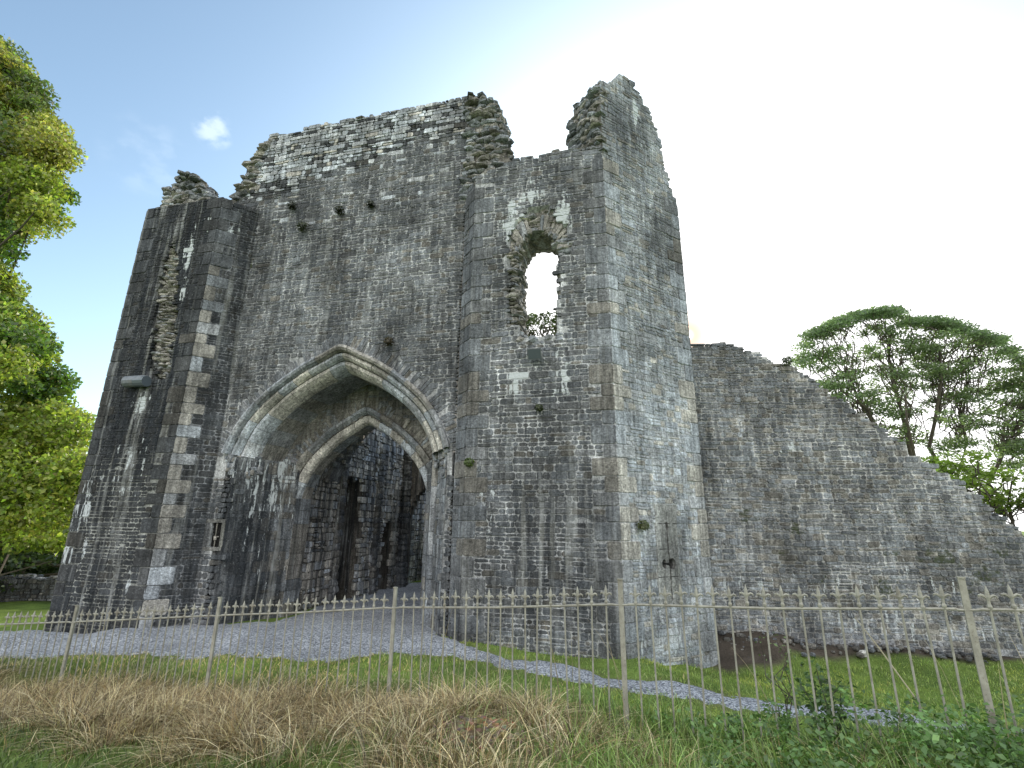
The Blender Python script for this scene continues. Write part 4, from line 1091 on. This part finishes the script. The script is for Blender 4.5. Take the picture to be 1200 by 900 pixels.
def finial_mesh():
    m = MB()
    tube(m, [(0, 0, -.165), (0, 0, -.145), (0, 0, -.135), (0, 0, -.12), (0, 0, -.09), (0, 0, -.07), (0, 0, -.03), (0, 0, .015)], [.009, .017, .018, .0105, .011, .017, .014, .001], (.3, .3, .3), 6)
    for s in (-1, 1):                            # the two curled leaves
        tube(m, [(0, 0, -.088), (s*.018, 0, -.066), (s*.036, 0, -.056), (s*.050, 0, -.062), (s*.054, 0, -.076)], [.008, .011, .010, .008, .004], (.3, .3, .3), 5)
    return m
pm_, fm_, sm_ = None, None, None
firsts = {}
def railcopy(kind, builder, loc, yaw, parent):
    if kind not in firsts:
        o = builder().build(kind, M['rail'], parent); firsts[kind] = o
    else:
        o = firsts[kind].copy(); COL.objects.link(o); o.parent = parent
    o.location = loc; o.rotation_euler = (0, 0, yaw)
    return o
rj = random.Random(77)
for i in range(len(RX)-1):
    a, b = np.array(RX[i]), np.array(RX[i+1]); d = b-a; yaw = math.atan2(d[1], d[0])
    if i > 0: railcopy('post', post_mesh, tuple(a-np.array(rb)), yaw, rail)
    m = MB(); off = np.array([0, 0, -.165])
    tube(m, [a+d*.004+off, a+d*.02+off, a+d*.03+off+(0, 0, .006), a+d*.5+off+(0, 0, rj.uniform(-.012, .004)), a+d*.97+off+(0, 0, .006), a+d*.98+off, a+d*.996+off], [.009, .010, .012, .012, .012, .010, .009], (.3, .3, .3), 6)
    m.build('rail', M['rail'], rail, rb)
    ks = range(1, 19)
    if i == 0: ks = range(9, 19)
    if i == len(RX)-2: ks = range(1, 18)
    for k in ks:
        p = a+d*k/19+np.array([0, 0, rj.uniform(-.012, .006)])
        o = railcopy('pale', pale_mesh, tuple(p-np.array(rb)), yaw+rj.gauss(0, .08), rail)
        o.rotation_euler = (rj.gauss(0, .008), rj.gauss(0, .01), yaw+rj.gauss(0, .08))
        f_ = railcopy('finial', finial_mesh, (0, 0, 0), 0, o)

# ------------------------------------------------------------------ small things
def floodlight(label, F, u, z, w, h, d, kind):
    p = F.p(u, z, 0); t = thing('floodlight', label, 'floodlight', p, 'floodlights on the towers'); yaw = math.atan2(F.d[1], F.d[0])
    m = MB()
    n = F.n
    if kind == 0:                                # long rounded bulkhead lamp
        ends = [np.array(F.d)*s*w*.5 for s in (-1, -.82, .82, 1)]
        rr = [h*.30, h*.5, h*.5, h*.30]
        tube(m, [(e[0]+n[0]*d*.6, e[1]+n[1]*d*.6, .0) for e in ends], rr, (.2, .2, .2), 12); m.build('housing', M['lamp'], t)
        g_ = MB(); tube(g_, [(e[0]+n[0]*(d*.6+.012), e[1]+n[1]*(d*.6+.012), -.018) for e in (np.array(F.d)*w*.08, np.array(F.d)*w*.52)], [h*.47, h*.47], (.2, .2, .2), 12); g_.build('lens', M['glass'], t)
        k = MB(); box(k, (n[0]*d*.2, n[1]*d*.2, -.02), w*.25, d*.7, h*.5, yaw); k.build('bracket', M['lamp'], t)
    else:                                        # square floodlight tipped down in a stirrup
        c = (n[0]*d*.75, n[1]*d*.75, 0.)
        tx = np.array([F.d[0], F.d[1], 0]); ty = np.array([n[0], n[1], -.55]); ty /= np.linalg.norm(ty); tz = np.cross(tx, ty)
        vs = []
        for k_, s_ in ((-.5, .72), (.5, 1.)):
            for a_, b_ in ((-.5, -.5), (.5, -.5), (.5, .5), (-.5, .5)): vs.append(tuple(np.array(c)+tx*a_*w*s_+tz*b_*h*s_+ty*k_*d*.7))
        m.add(vs, [(3, 2, 1, 0), (4, 5, 6, 7), (0, 1, 5, 4), (1, 2, 6, 5), (2, 3, 7, 6), (3, 0, 4, 7)], (.2, .2, .2)); m.build('housing', M['lamp'], t)
        g_ = MB(); vs = [tuple(np.array(c)+tx*a_*w*.86+tz*b_*h*.86+ty*(d*.35+.004)) for a_, b_ in ((-.5, -.5), (.5, -.5), (.5, .5), (-.5, .5))]
        g_.add(vs, [(0, 1, 2, 3)], (.2, .2, .2)); g_.build('lens', M['glass'], t)
        for s_ in (-1, 1):
            k = MB(); e = tx*s_*w*.56; tube(k, [tuple(e+np.array((n[0]*.01, n[1]*.01, .12))), tuple(e+np.array((n[0]*d*.6, n[1]*d*.6, .10))), tuple(e+np.array(c)+np.array((0, 0, -.02)))], [.012]*3, (.2, .2, .2), 6); k.build('bracket', M['lamp'], t)
    return t
floodlight('long grey bulkhead lamp high on the dark left tower', FLF, .95, 4.89, .60, .25, .18, 0)
floodlight('square grey floodlight under the ragged window hole', FRF, 1.30, 4.98, .26, .20, .2, 1)
rbm = MB(); rr_ = random.Random(404)
for _ in range(190):
    x = rr_.uniform(3.75, 8.8); y = 10.33-.07*(x-4)-abs(rr_.gauss(0, .33 if x < 5.2 else .2)); sz_k = min(.11, abs(rr_.gauss(.03, .035))+.015)
    chunk(rbm, (x, y, gz(x, y)+max(0, .30-(10.35-.07*(x-4)-y)*.30)*(.3 if x < 6.4 else .3)+sz_k*.2), sz_k*1.4, sz_k, sz_k*.7, rr_.uniform(0, 6), grey(.12, .35, .4, rr_), (0, 0, .2), rr_)
tag(rbm.build('rubble', M['stone']), 'loose stones fallen along the foot of the curtain wall', 'rubble', kind='stuff')
cl_ = MB(); rc = random.Random(405)
for _ in range(260):
    x, y = -.25+rc.gauss(0, .22), 4.5+rc.gauss(0, .17); q = rc.uniform(.015, .05)
    chunk(cl_, (x, y, gz(x, y)+max(0, .11-.2*math.hypot(x+.25, y-4.5))), q*1.3, q, q*.8, rc.uniform(0, 6), tuple(v*rc.uniform(.6, 1.3) for v in (.27, .20, .115)), (0, 0, 0), rc)
tag(cl_.build('dirt', M['ground']), 'crumbly brown earth of a molehill among the dead grass', 'earth', kind='stuff')
st = MB(); chunk(st, (0, 0, 0), .14, .11, .10, .4, (.55, .55, .53)); xs, ys = 6.3, 9.75
tag(st.build('loose_stone', M['stone'], None, loc=(xs, ys, gz(xs, ys)+.06)), 'small white stone lying on the bare earth by the curtain wall', 'stone')

def tuft(label, F, u, z, rad, col, seed, n=260, name='wall_plant'):
    p = F.p(u, z, .05); t = thing(name, label, 'plant', p, None); g = np.random.default_rng(seed)
    P = cluster_points(g, (0, 0, 0), (rad, rad, rad*.9), n, .5); P[:, 0] += F.n[0]*rad*.4; P[:, 1] += F.n[1]*rad*.4
    leaf_mesh('foliage', P, .045, np.array(col)*np.exp(g.normal(0, .3, n))[:, None], M['leafdark'], t, seed)
    m = MB(); tube(m, [(-F.n[0]*.06, -F.n[1]*.06, 0), (F.n[0]*rad*.4, F.n[1]*rad*.4, 0)], [.012, .006], (.1, .08, .05), 5); m.build('stem', M['bark'], t)
    return t
tuft('brown withered tuft just right of the outer arch crown', FFA, 3.78, 5.6, .11, (.07, .055, .025), 201)
tuft('round dark green tuft high on the gate wall near the left tower', FFA, 1.36, 8.63, .16, (.035, .045, .015), 202)
tuft('dark tuft high on the gate wall, third from the left tower', FFA, 2.27, 8.95, .13, (.03, .035, .015), 203)
tuft('small dark tuft highest of those on the gate wall', FFA, .98, 9.25, .13, (.03, .035, .016), 206)
tuft('tiny dark tuft midway along the gate wall top half', FFA, 3.05, 8.98, .10, (.03, .035, .016), 207)
tuft('bright green tuft on the left corner of the right tower', FRF, .10, 3.05, .10, (.08, .12, .02), 204)
tuft('dull green tuft on the pale flank of the right tower', FRS, .42, 2.0, .12, (.07, .085, .02), 205)
tuft('little sapling sprouting from the top of the curtain wall', FW, 2.12, 5.47, .13, (.04, .06, .02), 208)
tuft('moss tuft under the floodlight on the right tower', FRF, 1.36, 3.98, .08, (.05, .065, .02), 209)

def weed(label, x, y, h, n, col, size, seed, lean=(0, 0), name='leafy_weed', w=.16, group=None):
    b = (x, y, gz(x, y)); t = thing(name, label, 'plant', b, group); g = np.random.default_rng(seed); m = MB(); P = []
    for k in range(5):
        e = np.array([lean[0]+g.normal(0, w*.8), lean[1]+g.normal(0, w*.5), h*g.uniform(.6, 1.)]); pts = limb(m, (0, 0, -.03), e, .007, .003, g, .4, 6, 5)
        for p in pts[1:]: P.append(np.array(p)+g.normal(0, w*.4, (n//30, 3))*np.array([1, 1, .6]))
    P = np.concatenate(P); leaf_mesh('foliage', P, size, np.array(col)*np.exp(g.normal(0, .25, len(P)))[:, None], M['grass'], t, seed, .8)
    m.build('stem', M['bark'], t)
weed('leafy green weed standing against the railing in front of the path', 2.62, 4.62, .72, 420, (.07, .125, .035), .055, 301)
weed('pale seeding weed rising behind the leafy weed at the railing', 2.45, 4.95, .85, 200, (.12, .17, .06), .035, 302, w=.1)
g = np.random.default_rng(81)
def undergrowth():
    N = 190; P = []; C = []
    for k in range(N):
        x = g.uniform(1.4, 5.0); y = g.uniform(2.9, fyl(x)-.02) if g.random() < .75 else fyl(x)+g.uniform(0, .25)
        h = g.uniform(.18, .46)*np.interp(x, [1.4, 2.4, 3.2], [.55, .95, 1.]); z = gz(x, y); n = int(46*h/.3)
        t = g.random(n); yaw = g.uniform(0, 6.28)
        p = np.stack([x+np.cos(yaw)*t*.12+g.normal(0, .05, n), y+np.sin(yaw)*t*.12+g.normal(0, .05, n), z+h*(.25+.75*t)], -1)
        P.append(p); C.append(np.array((.12, .21, .06))*g.uniform(.6, 1.35)*np.exp(g.normal(0, .25, n))[:, None])
    o = leaf_mesh('undergrowth', np.concatenate(P), .046, np.concatenate(C), M['grass'], None, 82, .8)
    tag(o, 'dark green nettles and low leaves on the bank at the lower right', 'undergrowth', kind='stuff')
undergrowth()
def stalk(label, pts, col=(.50, .46, .34)):
    m = MB(); b = np.array(pts[0]); tube(m, [np.array(p)-b for p in pts], [.006, .006, .005, .003][:len(pts)], col, 5)
    o = m.build('dry_stalk', M['straw'], None, loc=tuple(b)); tag(o, label, 'dry stalk', 'dry stalks leaning in the railing')
ts = NT('dry_straw'); ts.link(ts.mixc(ts.noise((20, 20, 6), 3, .6), (.36, .31, .2), (.58, .53, .4)), ts.bsdf.inputs['Base Color']); ts.bsdf.inputs['Roughness'].default_value = .9
M['straw'] = ts.mat
stalk('long pale dry stalk leaning through the railing, left of the rightmost full post', [(3.25, 4.25, gz(3.25, 4.25)), (3.12, 4.3, .75), (2.95, 4.36, 1.08), (2.82, 4.4, 1.30)])
stalk('short pale dry stalk at the right edge by the railing', [(4.05, 3.85, gz(4.05, 3.85)), (3.98, 3.85, .8), (3.86, 3.87, 1.1), (3.78, 3.9, 1.27)])

# ------------------------------------------------------------------ light, sky, camera
AZ, EL = 20.7, 20.4
S = Vector((math.sin(R(AZ))*math.cos(R(EL)), math.cos(R(AZ))*math.cos(R(EL)), math.sin(R(EL))))
sun = bpy.data.lights.new('sun', 'SUN'); sun.energy = 4.2; sun.angle = R(.53); sun.color = (1., .90, .74)
so = bpy.data.objects.new('sun', sun); COL.objects.link(so); so.rotation_euler = S.to_track_quat('Z', 'Y').to_euler(); so.location = (10, 30, 20)
world = bpy.data.worlds.new('World'); scene.world = world; world.use_nodes = True
wt = world.node_tree; wn = wt.nodes; wl = wt.links
class WT(NT):
    def __init__(s): s.t = wt; s.n = wn; s.l = wl
w = WT()
sky = wn.new('ShaderNodeTexSky'); sky.sky_type = 'NISHITA'; sky.sun_disc = False; sky.sun_elevation = R(EL); sky.sun_rotation = R(AZ)
sky.air_density = 1.0; sky.dust_density = 1.2; sky.ozone_density = 1.0
tc = wn.new('ShaderNodeTexCoord'); gen = tc.outputs['Generated']
def vdot(v):
    n = wn.new('ShaderNodeVectorMath'); n.operation = 'DOT_PRODUCT'; wl.new(gen, n.inputs[0]); n.inputs[1].default_value = v; return n.outputs['Value']
cosS = w.math('MAXIMUM', vdot(tuple(S)), 0.)
def mulc(c, f):
    n = wn.new('ShaderNodeVectorMath'); n.operation = 'SCALE'; w.setin(n.inputs[0], c); w.setin(n.inputs['Scale'], f); return n.outputs[0]
def addv(a, b):
    n = wn.new('ShaderNodeVectorMath'); n.operation = 'ADD'; wl.new(a, n.inputs[0]); wl.new(b, n.inputs[1]); return n.outputs[0]
skyt = wn.new('ShaderNodeVectorMath'); skyt.operation = 'MULTIPLY'; wl.new(sky.outputs[0], skyt.inputs[0]); skyt.inputs[1].default_value = (1.02, 1.05, .98)
skyc = mulc(skyt.outputs[0], .30)
glow1 = addv(mulc((1.0, 1.0, 1.0), w.math('MULTIPLY', w.math('POWER', cosS, 11.), 1.1)), mulc((.55, 1.0, 1.0), w.math('MULTIPLY', w.math('POWER', cosS, 5.), .30)))      # hazy brightness round the sun
# extra sky brightness added behind the viewer to light the shaded walls
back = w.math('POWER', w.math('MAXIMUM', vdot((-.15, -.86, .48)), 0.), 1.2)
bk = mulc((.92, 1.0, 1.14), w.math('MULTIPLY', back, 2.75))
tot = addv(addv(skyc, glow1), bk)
# one small wisp of cirrus
cd = Vector((-.5337, .7219, .6669-.002)).normalized()
CD = Vector((-73.93, 100., 92.4)).normalized()
wn_ = wn.new('ShaderNodeTexNoise'); wn_.inputs['Scale'].default_value = 26.; wn_.inputs['Detail'].default_value = 6.
mp = wn.new('ShaderNodeMapping'); mp.inputs['Scale'].default_value = (1., 1., 1.6); wl.new(gen, mp.inputs[0]); wl.new(mp.outputs[0], wn_.inputs['Vector'])
cl = w.math('MULTIPLY', w.ramp(vdot(tuple(CD)), .99945, .99995), w.ramp(wn_.outputs['Fac'], .40, .62))
CD2 = Vector((-88., 100., 84.)).normalized()
cl2 = w.math('MULTIPLY', w.math('MULTIPLY', w.ramp(vdot(tuple(CD2)), .9975, .9998), w.ramp(wn_.outputs['Fac'], .42, .72)), .25)
tot = addv(tot, mulc((.36, .32, .26), w.math('MULTIPLY', w.math('ADD', cl, cl2), 1.)))
# warm corona round the sun, white core
capn = wn.new('ShaderNodeVectorMath'); capn.operation = 'MINIMUM'; wl.new(tot, capn.inputs[0]); capn.inputs[1].default_value = (1.9, 1.9, 1.9)
tot = w.mixc(w.math('MULTIPLY', w.math('POWER', cosS, 1100.), 1.15, True), capn.outputs[0], (1.35, 1.02, .78))
tot = addv(tot, mulc((9., 8.5, 8.), w.math('POWER', cosS, 60000.)))
bg = wn['Background']; wl.new(tot, bg.inputs['Color']); bg.inputs['Strength'].default_value = 1.

cam = bpy.data.cameras.new('camera'); co = bpy.data.objects.new('camera', cam); COL.objects.link(co); scene.camera = co
cam.sensor_width = 36.; cam.sensor_fit = 'HORIZONTAL'; cam.lens = 17.4; cam.clip_start = .05; cam.clip_end = 3000.
p_, r_ = R(15.834), R(.616)
fw = Vector((0, math.cos(p_), math.sin(p_))); up0 = Vector((0, -math.sin(p_), math.cos(p_))); rt0 = Vector((1, 0, 0))
rgt = rt0*math.cos(r_)+up0*math.sin(r_); upv = up0*math.cos(r_)-rt0*math.sin(r_)
co.matrix_world = Matrix(((rgt.x, upv.x, -fw.x, 0), (rgt.y, upv.y, -fw.y, 0), (rgt.z, upv.z, -fw.z, 2.0), (0, 0, 0, 1)))
scene.view_settings.view_transform = 'Standard'; scene.view_settings.look = 'None'; scene.view_settings.exposure = 0.; scene.view_settings.gamma = 1.
scene.render.engine = 'CYCLES'; scene.cycles.max_bounces = 6; scene.cycles.use_denoising = True
